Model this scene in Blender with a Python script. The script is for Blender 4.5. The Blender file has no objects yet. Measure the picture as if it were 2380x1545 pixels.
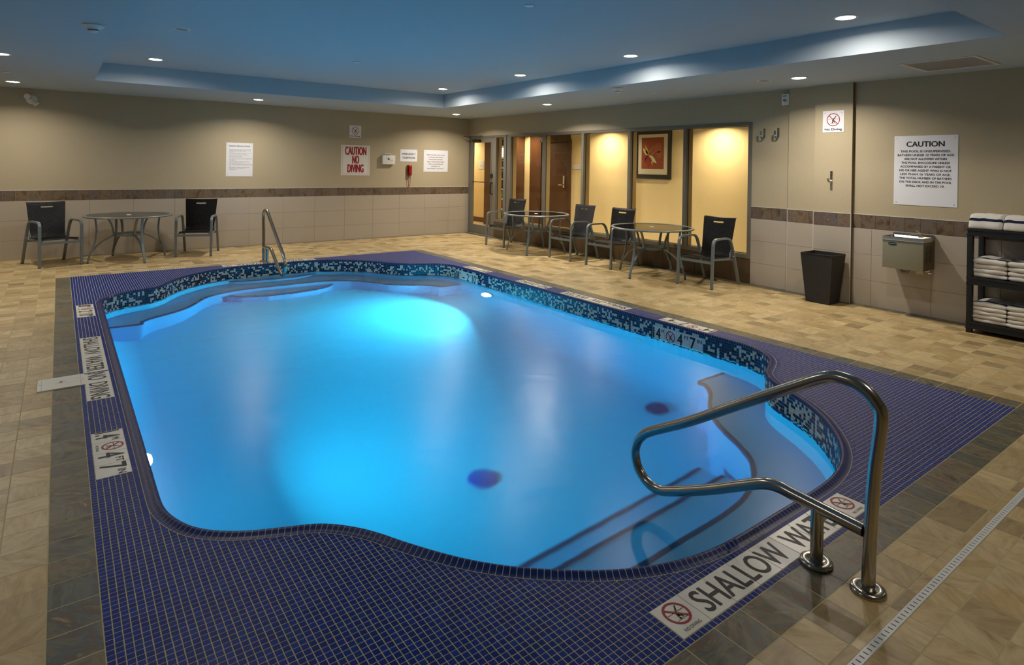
import bpy, bmesh, math, random
import numpy as np
from mathutils import Vector, Matrix
random.seed(7)
rng = np.random.default_rng(11)
PI = math.pi
C = bpy.context.scene.collection
SC = bpy.context.scene

# ------------------------------------------------------------------ camera
CAM_H, FPX, CY = 1.5811, 1416.364, 384.1
YAW, ROLL = 0.6397, 0.0167
fw = np.array([math.sin(YAW), math.cos(YAW), 0.0])
r0 = np.array([math.cos(YAW), -math.sin(YAW), 0.0]); u0 = np.array([0, 0, 1.0])
rr = r0*math.cos(ROLL) + u0*math.sin(ROLL); uu = -r0*math.sin(ROLL) + u0*math.cos(ROLL)
cam = bpy.data.objects.new('camera', bpy.data.cameras.new('camera')); C.objects.link(cam)
cam.matrix_world = Matrix(((rr[0], uu[0], -fw[0], 0), (rr[1], uu[1], -fw[1], 0), (rr[2], uu[2], -fw[2], CAM_H), (0, 0, 0, 1)))
cam.data.sensor_width = 36.0
cam.data.lens = FPX/2380*36
cam.data.shift_x = 0.0
cam.data.shift_y = -(772.5-CY)/2380
cam.data.clip_start = 0.05
SC.camera = cam
# ------------------------------------------------------------------ world and exposure
w = bpy.data.worlds.new('world'); SC.world = w; w.use_nodes = True
w.node_tree.nodes['Background'].inputs[0].default_value = (0.02, 0.025, 0.03, 1)
w.node_tree.nodes['Background'].inputs[1].default_value = 0.2
SC.view_settings.view_transform = 'Standard'; SC.view_settings.look = 'None'
SC.view_settings.gamma = 1.0; SC.view_settings.use_curve_mapping = False
SC.view_settings.exposure = 0.0
cy = SC.cycles
cy.max_bounces = 9; cy.diffuse_bounces = 3; cy.glossy_bounces = 4; cy.transmission_bounces = 8; cy.transparent_max_bounces = 10
cy.sample_clamp_indirect = 6.0; cy.caustics_reflective = False; cy.caustics_refractive = True; cy.blur_glossy = 0.5
# lamp levels, used by the lamp builders further down
P_LOW, P_HIGH, P_CORR, P_POOL = 25.0, 13.0, 26.0, 185.0
COL_DOWN, COL_CORR, COL_POOL = (1.0, 0.88, 0.76), (1.0, 0.79, 0.52), (0.72, 0.93, 1.0)

# ------------------------------------------------------------------ helpers
def tag(o, label=None, cat=None, group=None, kind=None):
    if label: o['label'] = label
    if cat: o['category'] = cat
    if group: o['group'] = group
    if kind: o['kind'] = kind
    return o
def empty(name, loc, rz=0.0):
    o = bpy.data.objects.new(name, None); C.objects.link(o)
    o.location = loc; o.rotation_euler = (0, 0, rz); o.empty_display_size = 0.1
    return o
def link(name, me, mat=None, parent=None, loc=None):
    o = bpy.data.objects.new(name, me); C.objects.link(o)
    if mat and not me.materials: me.materials.append(mat)
    if parent: o.parent = parent
    if loc: o.location = loc
    return o
def wm(o):
    b = o.matrix_basis.copy()
    return wm(o.parent) @ o.matrix_parent_inverse @ b if o.parent else b
def wp(o, parent):
    # parent an object whose mesh is in world coordinates
    if parent is not None:
        o.parent = parent; o.matrix_parent_inverse = wm(parent).inverted()
    return o
class MB:
    def __init__(s): s.v = []; s.f = []
    def add(s, vs, fs):
        n = len(s.v); s.v += [tuple(v) for v in vs]; s.f += [tuple(i+n for i in f) for f in fs]; return s
    def box(s, a, b):
        x0, y0, z0 = a; x1, y1, z1 = b
        return s.add([(x0,y0,z0),(x1,y0,z0),(x1,y1,z0),(x0,y1,z0),(x0,y0,z1),(x1,y0,z1),(x1,y1,z1),(x0,y1,z1)],
                     [(3,2,1,0),(4,5,6,7),(0,1,5,4),(1,2,6,5),(2,3,7,6),(3,0,4,7)])
    def bbox(s, a, b, bv=0.004):
        # box with all twelve edges chamfered
        x0,y0,z0 = a; x1,y1,z1 = b; c = bv
        bm = bmesh.new(); bmesh.ops.create_cube(bm, size=1.0)
        for v in bm.verts: v.co = Vector((x0 if v.co.x < 0 else x1, y0 if v.co.y < 0 else y1, z0 if v.co.z < 0 else z1))
        bmesh.ops.bevel(bm, geom=bm.edges[:], offset=c, segments=2, affect='EDGES', profile=0.6)
        bm.verts.index_update()
        s.add([v.co[:] for v in bm.verts], [[v.index for v in f.verts] for f in bm.faces]); bm.free(); return s
    def bar(s, p, q, w, h, up=(0,0,1)):
        p = Vector(p); q = Vector(q); d = (q-p).normalized(); up = Vector(up)
        if abs(d.dot(up)) > .98: up = Vector((0,1,0))
        sx = d.cross(up).normalized()*w/2; sy = sx.cross(d).normalized()*h/2
        vs = [p-sx-sy, p+sx-sy, p+sx+sy, p-sx+sy, q-sx-sy, q+sx-sy, q+sx+sy, q-sx+sy]
        return s.add(vs, [(3,2,1,0),(4,5,6,7),(0,1,5,4),(1,2,6,5),(2,3,7,6),(3,0,4,7)])
    def sweep(s, pts, prof, closed=False, side=None, cap=True):
        # sweep a 2-D profile (list of (a,b)) along pts; a along 'side' direction, b along side x tangent
        P = [Vector(p) for p in pts]; n = len(P); m = len(prof); base = len(s.v)
        prev = None
        for i in range(n):
            t = (P[(i+1) % n]-P[i-1]) if closed else (P[min(i+1, n-1)]-P[max(i-1, 0)])
            t.normalize()
            if side is not None: a = Vector(side); a = (a - t*a.dot(t)).normalized()
            elif prev is None:
                a = t.cross(Vector((0,0,1)));
                if a.length < .1: a = t.cross(Vector((0,1,0)))
                a.normalize()
            else: a = (prev - t*prev.dot(t)).normalized()
            prev = a; b = t.cross(a)
            for (x, y) in prof: s.v.append(tuple(P[i]+a*x+b*y))
        for i in range(n if closed else n-1):
            for j in range(m):
                i2 = (i+1) % n; j2 = (j+1) % m
                s.f.append((base+i*m+j, base+i*m+j2, base+i2*m+j2, base+i2*m+j))
        if cap and not closed:
            s.f.append(tuple(base+j for j in range(m))[::-1]); s.f.append(tuple(base+(n-1)*m+j for j in range(m)))
        return s
    def tube(s, pts, r, n=14, closed=False, cap=True):
        return s.sweep(pts, [(r*math.cos(2*PI*k/n), r*math.sin(2*PI*k/n)) for k in range(n)], closed, None, cap)
    def lathe(s, prof, n=24, o=(0,0,0), ax=(0,0,1)):
        ax = Vector(ax).normalized(); a = ax.orthogonal().normalized(); b = ax.cross(a); O = Vector(o); base = len(s.v); m = len(prof)
        for k in range(n):
            t = 2*PI*k/n; d = a*math.cos(t)+b*math.sin(t)
            for (r, z) in prof: s.v.append(tuple(O+d*r+ax*z))
        for k in range(n):
            k2 = (k+1) % n
            for j in range(m-1): s.f.append((base+k*m+j, base+k2*m+j, base+k2*m+j+1, base+k*m+j+1))
        if prof[0][0] > 1e-6: s.f.append(tuple(base+k*m for k in range(n))[::-1])
        if prof[-1][0] > 1e-6: s.f.append(tuple(base+k*m+m-1 for k in range(n)))
        return s
    def prism(s, poly, z0, z1):
        n = len(poly)
        return s.add([(x,y,z0) for x,y in poly]+[(x,y,z1) for x,y in poly],
                     [tuple(range(n))[::-1], tuple(range(n, 2*n))]+[(i,(i+1)%n,n+(i+1)%n,n+i) for i in range(n)])
    def mesh(s, name, smooth=False, ang=None):
        me = bpy.data.meshes.new(name); me.from_pydata(s.v, [], s.f); me.validate(); me.update()
        bm = bmesh.new(); bm.from_mesh(me); bmesh.ops.recalc_face_normals(bm, faces=bm.faces[:])
        big = [f for f in bm.faces if len(f.verts) > 4]
        if big: bmesh.ops.triangulate(bm, faces=big)
        bm.to_mesh(me); bm.free()
        if smooth:
            for p in me.polygons: p.use_smooth = True
            if ang is not None:
                me.set_sharp_from_angle(angle=math.radians(ang))
        return me
    def build(s, name, mat, parent=None, smooth=False, ang=40, loc=None):
        return link(name, s.mesh(name, smooth, ang if smooth else None), mat, parent, loc)
def arc(pts, r=0.05, n=6):
    # polyline with its corners rounded
    P = [Vector(p) for p in pts]; out = [P[0]]
    for i in range(1, len(P)-1):
        a = P[i-1]-P[i]; b = P[i+1]-P[i]; d = min(r, a.length*.49, b.length*.49)
        A = P[i]+a.normalized()*d; B = P[i]+b.normalized()*d
        for k in range(n+1):
            t = k/n; out.append(A*(1-t)**2 + P[i]*2*t*(1-t) + B*t*t)
    out.append(P[-1]); return out
def crom(P, sub=8, closed=False):
    P = [Vector(p) for p in P]; n = len(P); out = []
    rngi = range(n) if closed else range(n-1)
    for i in rngi:
        p0 = P[(i-1) % n] if closed else P[max(i-1, 0)]; p1 = P[i]; p2 = P[(i+1) % n]; p3 = P[(i+2) % n] if closed else P[min(i+2, n-1)]
        for k in range(sub):
            t = k/sub
            out.append(0.5*((2*p1)+(p2-p0)*t+(2*p0-5*p1+4*p2-p3)*t*t+(3*p1-p0-3*p2+p3)*t*t*t))
    if not closed: out.append(P[-1])
    return out

# ------------------------------------------------------------------ materials
def srgb(c):
    return tuple((x/12.92 if x <= .04045 else ((x+.055)/1.055)**2.4) for x in c)
def new_mat(name):
    m = bpy.data.materials.new(name); m.use_nodes = True; nt = m.node_tree
    return m, nt, nt.nodes['Principled BSDF']
def nd(nt, t, **kw):
    n = nt.nodes.new(t)
    for k, v in kw.items(): setattr(n, k, v)
    return n
def simple(name, col, rough=.5, metal=0.0, bump=0.0, bscale=200.0, var=0.0, vscale=3.0, spec=None, coat=0.0, raw=False):
    m, nt, b = new_mat(name)
    c = col if raw else srgb(col)
    b.inputs['Base Color'].default_value = (*c, 1); b.inputs['Roughness'].default_value = rough; b.inputs['Metallic'].default_value = metal
    if spec is not None: b.inputs['Specular IOR Level'].default_value = spec
    if coat: b.inputs['Coat Weight'].default_value = coat
    g = nd(nt, 'ShaderNodeNewGeometry')
    if var:
        n = nd(nt, 'ShaderNodeTexNoise'); n.inputs['Scale'].default_value = vscale; n.inputs['Detail'].default_value = 6
        nt.links.new(g.outputs['Position'], n.inputs['Vector'])
        mx = nd(nt, 'ShaderNodeMix', data_type='RGBA')
        mx.inputs[6].default_value = (*[x*(1-var) for x in c], 1); mx.inputs[7].default_value = (*[min(1, x*(1+var)) for x in c], 1)
        nt.links.new(n.outputs['Fac'], mx.inputs[0]); nt.links.new(mx.outputs[2], b.inputs['Base Color'])
    if bump:
        n = nd(nt, 'ShaderNodeTexNoise'); n.inputs['Scale'].default_value = bscale; n.inputs['Detail'].default_value = 3
        nt.links.new(g.outputs['Position'], n.inputs['Vector'])
        bp = nd(nt, 'ShaderNodeBump'); bp.inputs['Strength'].default_value = bump; bp.inputs['Distance'].default_value = .004
        nt.links.new(n.outputs['Fac'], bp.inputs['Height']); nt.links.new(bp.outputs[0], b.inputs['Normal'])
    return m
def rand_node(nt):
    g = nd(nt, 'ShaderNodeNewGeometry'); oi = nd(nt, 'ShaderNodeObjectInfo')
    a = nd(nt, 'ShaderNodeMath', operation='ADD'); nt.links.new(g.outputs['Random Per Island'], a.inputs[0]); nt.links.new(oi.outputs['Random'], a.inputs[1])
    f = nd(nt, 'ShaderNodeMath', operation='FRACT'); nt.links.new(a.outputs[0], f.inputs[0])
    return f.outputs[0], g
def ramp(nt, fac, stops, interp='LINEAR'):
    r = nd(nt, 'ShaderNodeValToRGB'); r.color_ramp.interpolation = interp
    e = r.color_ramp.elements
    while len(e) > 1: e.remove(e[0])
    e[0].position = stops[0][0]; e[0].color = (*srgb(stops[0][1]), 1)
    for p, c in stops[1:]:
        x = e.new(p); x.color = (*srgb(c), 1)
    nt.links.new(fac, r.inputs[0]); return r.outputs[0]
def stone_tile(name, stops, tints, scale, stretch, rough, bump, tintmix=.5, coat=0.0, dist=.35, lo=.32, hi=.68):
    """streaked stone look, its own pattern and tint on every tile"""
    m, nt, b = new_mat(name)
    rnd, g = rand_node(nt)
    ang = nd(nt, 'ShaderNodeMath', operation='MULTIPLY'); ang.inputs[1].default_value = 37.0; nt.links.new(rnd, ang.inputs[0])
    vr = nd(nt, 'ShaderNodeVectorRotate', rotation_type='Z_AXIS'); nt.links.new(g.outputs['Position'], vr.inputs['Vector'])
    q = nd(nt, 'ShaderNodeMath', operation='SNAP'); q.inputs[1].default_value = PI/4; nt.links.new(ang.outputs[0], q.inputs[0])
    nt.links.new(q.outputs[0], vr.inputs['Angle'])
    mp = nd(nt, 'ShaderNodeMapping'); mp.inputs['Scale'].default_value = (1, stretch, 1); nt.links.new(vr.outputs[0], mp.inputs[0])
    n = nd(nt, 'ShaderNodeTexNoise', noise_dimensions='4D'); n.inputs['Scale'].default_value = scale; n.inputs['Detail'].default_value = 7
    n.inputs['Roughness'].default_value = .66; n.inputs['Distortion'].default_value = dist
    nt.links.new(mp.outputs[0], n.inputs['Vector']); nt.links.new(ang.outputs[0], n.inputs['W'])
    st = nd(nt, 'ShaderNodeMapRange'); st.inputs[1].default_value = lo; st.inputs[2].default_value = hi; nt.links.new(n.outputs['Fac'], st.inputs[0])
    col = ramp(nt, st.outputs[0], stops)
    tint = ramp(nt, rnd, tints)
    mx = nd(nt, 'ShaderNodeMix', data_type='RGBA', blend_type='MULTIPLY'); mx.inputs[0].default_value = tintmix
    nt.links.new(col, mx.inputs[6]); nt.links.new(tint, mx.inputs[7]); nt.links.new(mx.outputs[2], b.inputs['Base Color'])
    b.inputs['Roughness'].default_value = rough
    if coat: b.inputs['Coat Weight'].default_value = coat; b.inputs['Coat Roughness'].default_value = .2
    bp = nd(nt, 'ShaderNodeBump'); bp.inputs['Strength'].default_value = bump; bp.inputs['Distance'].default_value = .003
    nt.links.new(n.outputs['Fac'], bp.inputs['Height']); nt.links.new(bp.outputs[0], b.inputs['Normal'])
    return m
def pick_tile(name, stops, rough=.15, coat=.3, spec=.5):
    m, nt, b = new_mat(name); rnd, g = rand_node(nt)
    nt.links.new(ramp(nt, rnd, stops, 'CONSTANT'), b.inputs['Base Color'])
    b.inputs['Roughness'].default_value = rough; b.inputs['Coat Weight'].default_value = coat; b.inputs['Coat Roughness'].default_value = .08; b.inputs['Specular IOR Level'].default_value = spec
    return m
def emit(name, col, st):
    m, nt, b = new_mat(name); b.inputs['Base Color'].default_value = (*col, 1)
    b.inputs['Emission Color'].default_value = (*col, 1); b.inputs['Emission Strength'].default_value = st
    return m
def pane(name, tint, refl_rough=0.0, ior=1.5):
    m = bpy.data.materials.new(name); m.use_nodes = True; nt = m.node_tree; nt.nodes.clear()
    o = nd(nt, 'ShaderNodeOutputMaterial'); t = nd(nt, 'ShaderNodeBsdfTransparent'); g = nd(nt, 'ShaderNodeBsdfGlossy'); mx = nd(nt, 'ShaderNodeMixShader')
    t.inputs[0].default_value = (*tint, 1); g.inputs['Roughness'].default_value = refl_rough
    fr = nd(nt, 'ShaderNodeFresnel'); fr.inputs[0].default_value = ior
    # a pane is two surfaces: reflect only where a ray enters, so the far face never goes into total reflection
    ge = nd(nt, 'ShaderNodeNewGeometry'); sb = nd(nt, 'ShaderNodeMath', operation='SUBTRACT'); sb.inputs[0].default_value = 1.0; nt.links.new(ge.outputs['Backfacing'], sb.inputs[1])
    ml = nd(nt, 'ShaderNodeMath', operation='MULTIPLY'); nt.links.new(fr.outputs[0], ml.inputs[0]); nt.links.new(sb.outputs[0], ml.inputs[1])
    nt.links.new(ml.outputs[0], mx.inputs[0]); nt.links.new(t.outputs[0], mx.inputs[1]); nt.links.new(g.outputs[0], mx.inputs[2]); nt.links.new(mx.outputs[0], o.inputs[0])
    return m
def weave(name, c1, c2, su, sv, rough=.45, strength=.8):
    m, nt, b = new_mat(name); tc = nd(nt, 'ShaderNodeUVMap'); mp = nd(nt, 'ShaderNodeMapping'); mp.inputs['Scale'].default_value = (su, sv, 1)
    nt.links.new(tc.outputs[0], mp.inputs[0])
    br = nd(nt, 'ShaderNodeTexBrick'); br.offset = .5; br.inputs['Scale'].default_value = 1.0; br.inputs['Brick Width'].default_value = 1.0; br.inputs['Row Height'].default_value = .5
    br.inputs['Mortar Size'].default_value = .09; br.inputs['Mortar Smooth'].default_value = 1.0
    br.inputs['Color1'].default_value = (*srgb(c1), 1); br.inputs['Color2'].default_value = (*srgb(c2), 1); br.inputs['Mortar'].default_value = (.004, .004, .005, 1)
    nt.links.new(mp.outputs[0], br.inputs['Vector']); nt.links.new(br.outputs['Color'], b.inputs['Base Color'])
    iv = nd(nt, 'ShaderNodeMath', operation='SUBTRACT'); iv.inputs[0].default_value = 1.0; nt.links.new(br.outputs['Fac'], iv.inputs[1])
    bp = nd(nt, 'ShaderNodeBump'); bp.inputs['Strength'].default_value = strength; bp.inputs['Distance'].default_value = .004
    nt.links.new(iv.outputs[0], bp.inputs['Height']); nt.links.new(bp.outputs[0], b.inputs['Normal']); b.inputs['Roughness'].default_value = rough
    return m

M = {}
M['paint'] = simple('wall_paint', (.70, .655, .545), .85, bump=.55, bscale=160, var=.04, vscale=1.5)
M['ceil'] = simple('ceiling_paint', (.70, .755, .79), .9, bump=.5, bscale=220)
M['grout'] = simple('cream_grout', (.72, .68, .52), .9, var=.15, vscale=4)
M['wgrout'] = simple('wall_grout', (.70, .66, .57), .9)
M['trim'] = simple('metal_edge_trim', (.88, .87, .84), .35, metal=.3)
M['dark_side'] = simple('column_edge', (.45, .38, .28), .6)
M['field'] = stone_tile('sand_stone_tile', [(0, (.58, .48, .34)), (.3, (.73, .65, .49)), (.6, (.81, .74, .58)), (1, (.87, .82, .68))],
                        [(0, (.70, .67, .60)), (.22, (.92, .87, .76)), (.5, (1, .98, .93)), (.75, (.84, .80, .72)), (1, (.97, .95, .88))], 8, 3.4, .40, .2, .95, dist=.5, lo=.22, hi=.74)
M['slate'] = stone_tile('slate_tile', [(0, (.16, .16, .14)), (.24, (.35, .34, .28)), (.46, (.48, .46, .37)), (.62, (.34, .39, .39)), (.72, (.44, .33, .21)), (.80, (.40, .38, .31)), (1, (.66, .62, .51))],
                        [(0, (.72, .78, .80)), (.3, (1, .93, .78)), (.55, (.80, .84, .84)), (.8, (1, .90, .80)), (1, (1, .98, .92))], 6, 2.2, .42, .5, .95, dist=.4, lo=.30, hi=.70)
M['band'] = stone_tile('wall_band_slate', [(0, (.26, .20, .15)), (.3, (.40, .34, .27)), (.5, (.48, .42, .34)), (.7, (.40, .40, .40)), (.84, (.48, .29, .17)), (1, (.56, .50, .42))],
                       [(0, (.85, .82, .80)), (.5, (1, .97, .90)), (1, (.86, .86, .90))], 9, 1.5, .5, .4, .9, dist=.4)
M['wtile'] = simple('taupe_wall_tile', (.70, .665, .605), .38, var=.035, vscale=2.0)
M['btile'] = simple('brown_wall_tile', (.34, .27, .18), .35, var=.12, vscale=3.0)
M['navy'] = pick_tile('navy_deck_mosaic', [(0, (.0, .15, .48)), (.35, (.0, .18, .53)), (.6, (.0, .16, .46)), (.8, (.02, .20, .50)), (.95, (.05, .22, .55))], rough=.42, coat=.0, spec=.14)
M['coping'] = simple('navy_coping_tile', (.0, .13, .40), .38, coat=.0, spec=.35)
M['wline'] = pick_tile('waterline_mosaic', [(0, (.88, .86, .78)), (.34, (.02, .11, .38)), (.60, (.02, .055, .22)), (.80, (.01, .025, .10))], rough=.25, coat=.15)
M['white_tile'] = simple('white_marker_tile', (.90, .89, .84), .3, var=.02)
M['black'] = simple('black_lettering', (.05, .05, .05), .5)
M['red'] = simple('red_marking', (.62, .07, .12), .5)
M['steel'] = simple('brushed_stainless_steel', (.68, .66, .62), .2, metal=1.0, bump=.03, bscale=60)
M['chrome'] = simple('chrome', (.9, .9, .9), .08, metal=1.0)
M['alu'] = simple('grey_coated_aluminium', (.49, .53, .54), .38, metal=.35)
M['frame'] = simple('bronze_grey_frame', (.47, .46, .42), .4, metal=.2)
M['frame_in'] = simple('tan_inner_frame', (.68, .58, .40), .45)
M['gasket'] = simple('black_gasket', (.05, .045, .04), .6)
M['blackmetal'] = simple('black_hardware', (.06, .055, .05), .35)
M['weave'] = weave('dark_resin_weave', (.08, .085, .095), (.21, .215, .23), 56, 56, .33)
M['basket'] = weave('black_basket_weave', (.06, .058, .055), (.10, .095, .09), 34, 40, .5)
M['tglass'] = pane('smoked_table_glass', (.27, .24, .20), .01, 1.45)
M['glass'] = pane('window_glass', (.93, .95, .93), .0, 1.5)
M['signw'] = simple('white_sign_board', (.90, .91, .93), .35)
M['signc'] = simple('cream_sign_board', (.88, .87, .84), .4)
M['white'] = simple('white_plastic', (.88, .88, .86), .4)
M['greypl'] = simple('grey_plastic', (.55, .56, .58), .45)
M['redpl'] = simple('red_plastic', (.55, .03, .05), .25, coat=.4)
M['towel'] = simple('white_terry', (.93, .92, .89), .95, bump=.9, bscale=420)
M['stripe'] = simple('navy_towel_stripe', (.05, .12, .25), .95, bump=.6, bscale=420)
M['shelf'] = simple('black_shelf_plastic', (.085, .095, .11), .5)
M['ftnbody'] = simple('sage_sheet_metal', (.56, .55, .46), .4, metal=.25, bump=.1, bscale=300)
M['ftnside'] = simple('dark_sheet_metal', (.42, .38, .27), .45, metal=.2)
M['liner'] = simple('pale_blue_pool_plaster', (.48, .87, .95), .6, var=.03, vscale=60)
M['bench'] = simple('speckled_blue_pool_plaster', (.50, .77, .91), .7, var=.08, vscale=160)
M['nosing'] = simple('dark_step_nosing', (.03, .26, .42), .9, spec=.1)
M['draincov'] = simple('navy_drain_cover', (.06, .30, .66), .5)
M['drainblk'] = simple('dark_drain_cover', (.03, .13, .40), .5)
M['slotdrain'] = simple('white_slot_drain', (.86, .87, .85), .35)
M['corrwall'] = simple('corridor_wallcovering', (.95, .86, .66), .75, bump=.3, bscale=260)
M['corrfloor'] = simple('corridor_floor', (.85, .78, .62), .35)
M['brownwood'] = simple('dark_brown_wood', (.33, .20, .11), .4, var=.15, vscale=9)
M['pframe'] = simple('dark_picture_frame', (.13, .10, .07), .35)
M['mat_board'] = simple('cream_mat_board', (.92, .88, .80), .8)
M['lens'] = emit('lamp_lens', (1.0, .97, .95), 25.0)
M['clens'] = emit('corridor_lamp_lens', (1.0, .8, .5), 8.0)
M['plens'] = emit('pool_lamp_lens', (.85, .97, 1.0), 60.0)
M['litpanel'] = emit('lit_shelf_panel', (.95, .9, 1.0), 2.5)
def water_mat():
    # still water with fine moving ripples: ripples smear mirrored lamps far more than they blur what lies below
    m = bpy.data.materials.new('pool_water'); m.use_nodes = True; nt = m.node_tree; nt.nodes.clear()
    o = nd(nt, 'ShaderNodeOutputMaterial'); rf = nd(nt, 'ShaderNodeBsdfRefraction'); gl = nd(nt, 'ShaderNodeBsdfGlossy'); mx = nd(nt, 'ShaderNodeMixShader'); fr = nd(nt, 'ShaderNodeFresnel')
    rf.inputs['IOR'].default_value = 1.33; rf.inputs['Roughness'].default_value = .13; gl.inputs['Roughness'].default_value = .28; fr.inputs['IOR'].default_value = 1.33
    g = nd(nt, 'ShaderNodeNewGeometry')
    n = nd(nt, 'ShaderNodeTexNoise'); n.inputs['Scale'].default_value = 2.2; n.inputs['Detail'].default_value = 2; n.inputs['Distortion'].default_value = .6
    nt.links.new(g.outputs['Position'], n.inputs['Vector'])
    bp = nd(nt, 'ShaderNodeBump'); bp.inputs['Strength'].default_value = .12; bp.inputs['Distance'].default_value = .04
    nt.links.new(n.outputs['Fac'], bp.inputs['Height'])
    for x in (rf, gl, fr): nt.links.new(bp.outputs[0], x.inputs['Normal'])
    nt.links.new(fr.outputs[0], mx.inputs[0]); nt.links.new(rf.outputs[0], mx.inputs[1]); nt.links.new(gl.outputs[0], mx.inputs[2]); nt.links.new(mx.outputs[0], o.inputs['Surface'])
    va = nd(nt, 'ShaderNodeVolumeAbsorption'); va.inputs['Color'].default_value = (.05, .82, .945, 1); va.inputs['Density'].default_value = .78
    nt.links.new(va.outputs[0], o.inputs['Volume'])
    return m
M['water'] = water_mat()

# ------------------------------------------------------------------ lettering and flat print
_tc = {}
def glyphs(s):
    if s in _tc: return _tc[s]
    cu = bpy.data.curves.new('t', 'FONT'); cu.body = s; cu.size = 1.0; cu.resolution_u = 4
    o = bpy.data.objects.new('t', cu); C.objects.link(o)
    dg = bpy.context.evaluated_depsgraph_get(); me = bpy.data.meshes.new_from_object(o.evaluated_get(dg))
    v = np.array([tuple(x.co) for x in me.vertices]) if len(me.vertices) else np.zeros((1, 3)); f = [tuple(p.vertices) for p in me.polygons]
    bpy.data.objects.remove(o); bpy.data.curves.remove(cu); bpy.data.meshes.remove(me)
    _tc[s] = (v, f); return _tc[s]
class Print:
    """flat marks on a plane: origin, right and up vectors; marks sit a hair above it"""
    def __init__(s, o, right, up, lift=.0008):
        s.o = Vector(o); s.r = Vector(right).normalized(); s.u = Vector(up).normalized(); s.n = s.r.cross(s.u); s.L = lift; s.m = {}
    def P(s, x, y, k=1): return tuple(s.o + s.r*x + s.u*y + s.n*s.L*k)
    def mb(s, key): return s.m.setdefault(key, MB())
    def poly(s, key, pts, k=1): s.mb(key).add([s.P(x, y, k) for x, y in pts], [tuple(range(len(pts)))]); return s
    def rect(s, key, x0, y0, x1, y1, k=1): return s.poly(key, [(x0,y0),(x1,y0),(x1,y1),(x0,y1)], k)
    def line(s, key, pts, w, k=1):
        for (x0, y0), (x1, y1) in zip(pts[:-1], pts[1:]):
            d = math.hypot(x1-x0, y1-y0) or 1; nx, ny = -(y1-y0)/d*w/2, (x1-x0)/d*w/2
            s.poly(key, [(x0+nx,y0+ny),(x1+nx,y1+ny),(x1-nx,y1-ny),(x0-nx,y0-ny)], k)
        return s
    def ring(s, key, cx, cy_, r1, r2, k=1, n=40):
        vs = [s.P(cx+r*math.cos(2*PI*i/n), cy_+r*math.sin(2*PI*i/n), k) for i in range(n) for r in (r1, r2)]
        s.mb(key).add(vs, [(2*i, 2*i+1, (2*i+3) % (2*n), (2*i+2) % (2*n)) for i in range(n)]); return s
    def disc(s, key, cx, cy_, r, k=1, n=24, sy=1.0): return s.poly(key, [(cx+r*math.cos(2*PI*i/n), cy_+r*sy*math.sin(2*PI*i/n)) for i in range(n)], k)
    def text(s, key, t, x, y, h, w=None, align='C', bold=0, k=1):
        """capital height h, fitted to width w when given; x,y = anchor on the baseline"""
        v, f = glyphs(t); ref = glyphs('H')[0]; ch = ref[:, 1].max(); sc = h/ch
        x0, x1 = v[:, 0].min(), v[:, 0].max(); nat = (x1-x0)*sc; sx = sc if w is None else sc*(w/nat)
        W = (x1-x0)*sx; off = {'C': -W/2, 'L': 0, 'R': -W}[align]
        offs = [(0, 0)] if not bold else [(-bold, 0), (bold, 0), (0, bold*.7), (0, -bold*.7)]
        for j, (bx, by) in enumerate(offs):
            s.mb(key).add([s.P(x+off+(p[0]-x0)*sx+bx, y+p[1]*sc+by, k+j*.08) for p in v], f)
        return s
    def done(s, parent, names):
        for key, mb in s.m.items():
            nm, mat = names[key]
            me = bpy.data.meshes.new(nm); me.from_pydata(mb.v, [], mb.f); me.validate(); me.update()
            o = link(nm, me, mat, None); wp(o, parent)
INK = {'k': ('lettering', M['black']), 'r': ('prohibition_ring', M['red']), 'f': ('diver_figure', M['black'])}
def no_dive(p, cx, cy_, r, thick=.13):
    p.ring('r', cx, cy_, r*(1-thick), r, 1.5); a = r*(1-thick*.6)*.7071
    # waves, diver, bottom line
    for sgn in (-1, 1):
        pts = [(cx+sgn*r*(.22+.55*i/8), cy_+r*(.10+(.035 if i % 2 else -.035))) for i in range(9)]
        p.line('f', pts, r*.035)
    p.poly('f', [(cx+r*.42, cy_+r*.62), (cx+r*.50, cy_+r*.56), (cx+r*.12, cy_+r*.05), (cx-r*.02, cy_-r*.30), (cx-r*.20, cy_-r*.34), (cx-r*.13, cy_+r*.02), (cx+r*.06, cy_+r*.22)])
    p.poly('f', [(cx-r*.04, cy_-r*.10), (cx+r*.22, cy_-r*.30), (cx+r*.20, cy_-r*.48), (cx+r*.11, cy_-r*.48), (cx+r*.08, cy_-r*.33), (cx-r*.12, cy_-r*.25)])
    p.disc('f', cx-r*.13, cy_-r*.45, r*.10)
    p.line('f', [(cx-r*.55, cy_-r*.56), (cx+r*.45, cy_-r*.56)], r*.035)
    p.line('r', [(cx-a, cy_+a), (cx+a, cy_-a)], r*thick*.95, 2)

# ================================================================== ROOM
XW, YB, ZC, ZT = 7.70, 12.035, 2.644, 2.895          # window wall, back wall, ceiling, tray top
XD, XB_, XC_ = 7.66, 7.66, 7.61                        # right wall planes: near part, first pilaster step, pilaster
XL, YN = -1.9, -1.9                                    # left wall and wall behind the camera
ZBAND = 1.0725
YS1, YS2, YS3 = 4.24, 3.87, 3.42                       # steps of the right wall along y
TX0, TX1, TY0, TY1 = .38, 5.832, 1.4875, 10.05         # ceiling tray
XM0, XM1, YM0, YM1 = .142, 5.215, 1.2535, 9.98         # blue mosaic rectangle
TP = .155                                              # six-inch tile pitch

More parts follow.
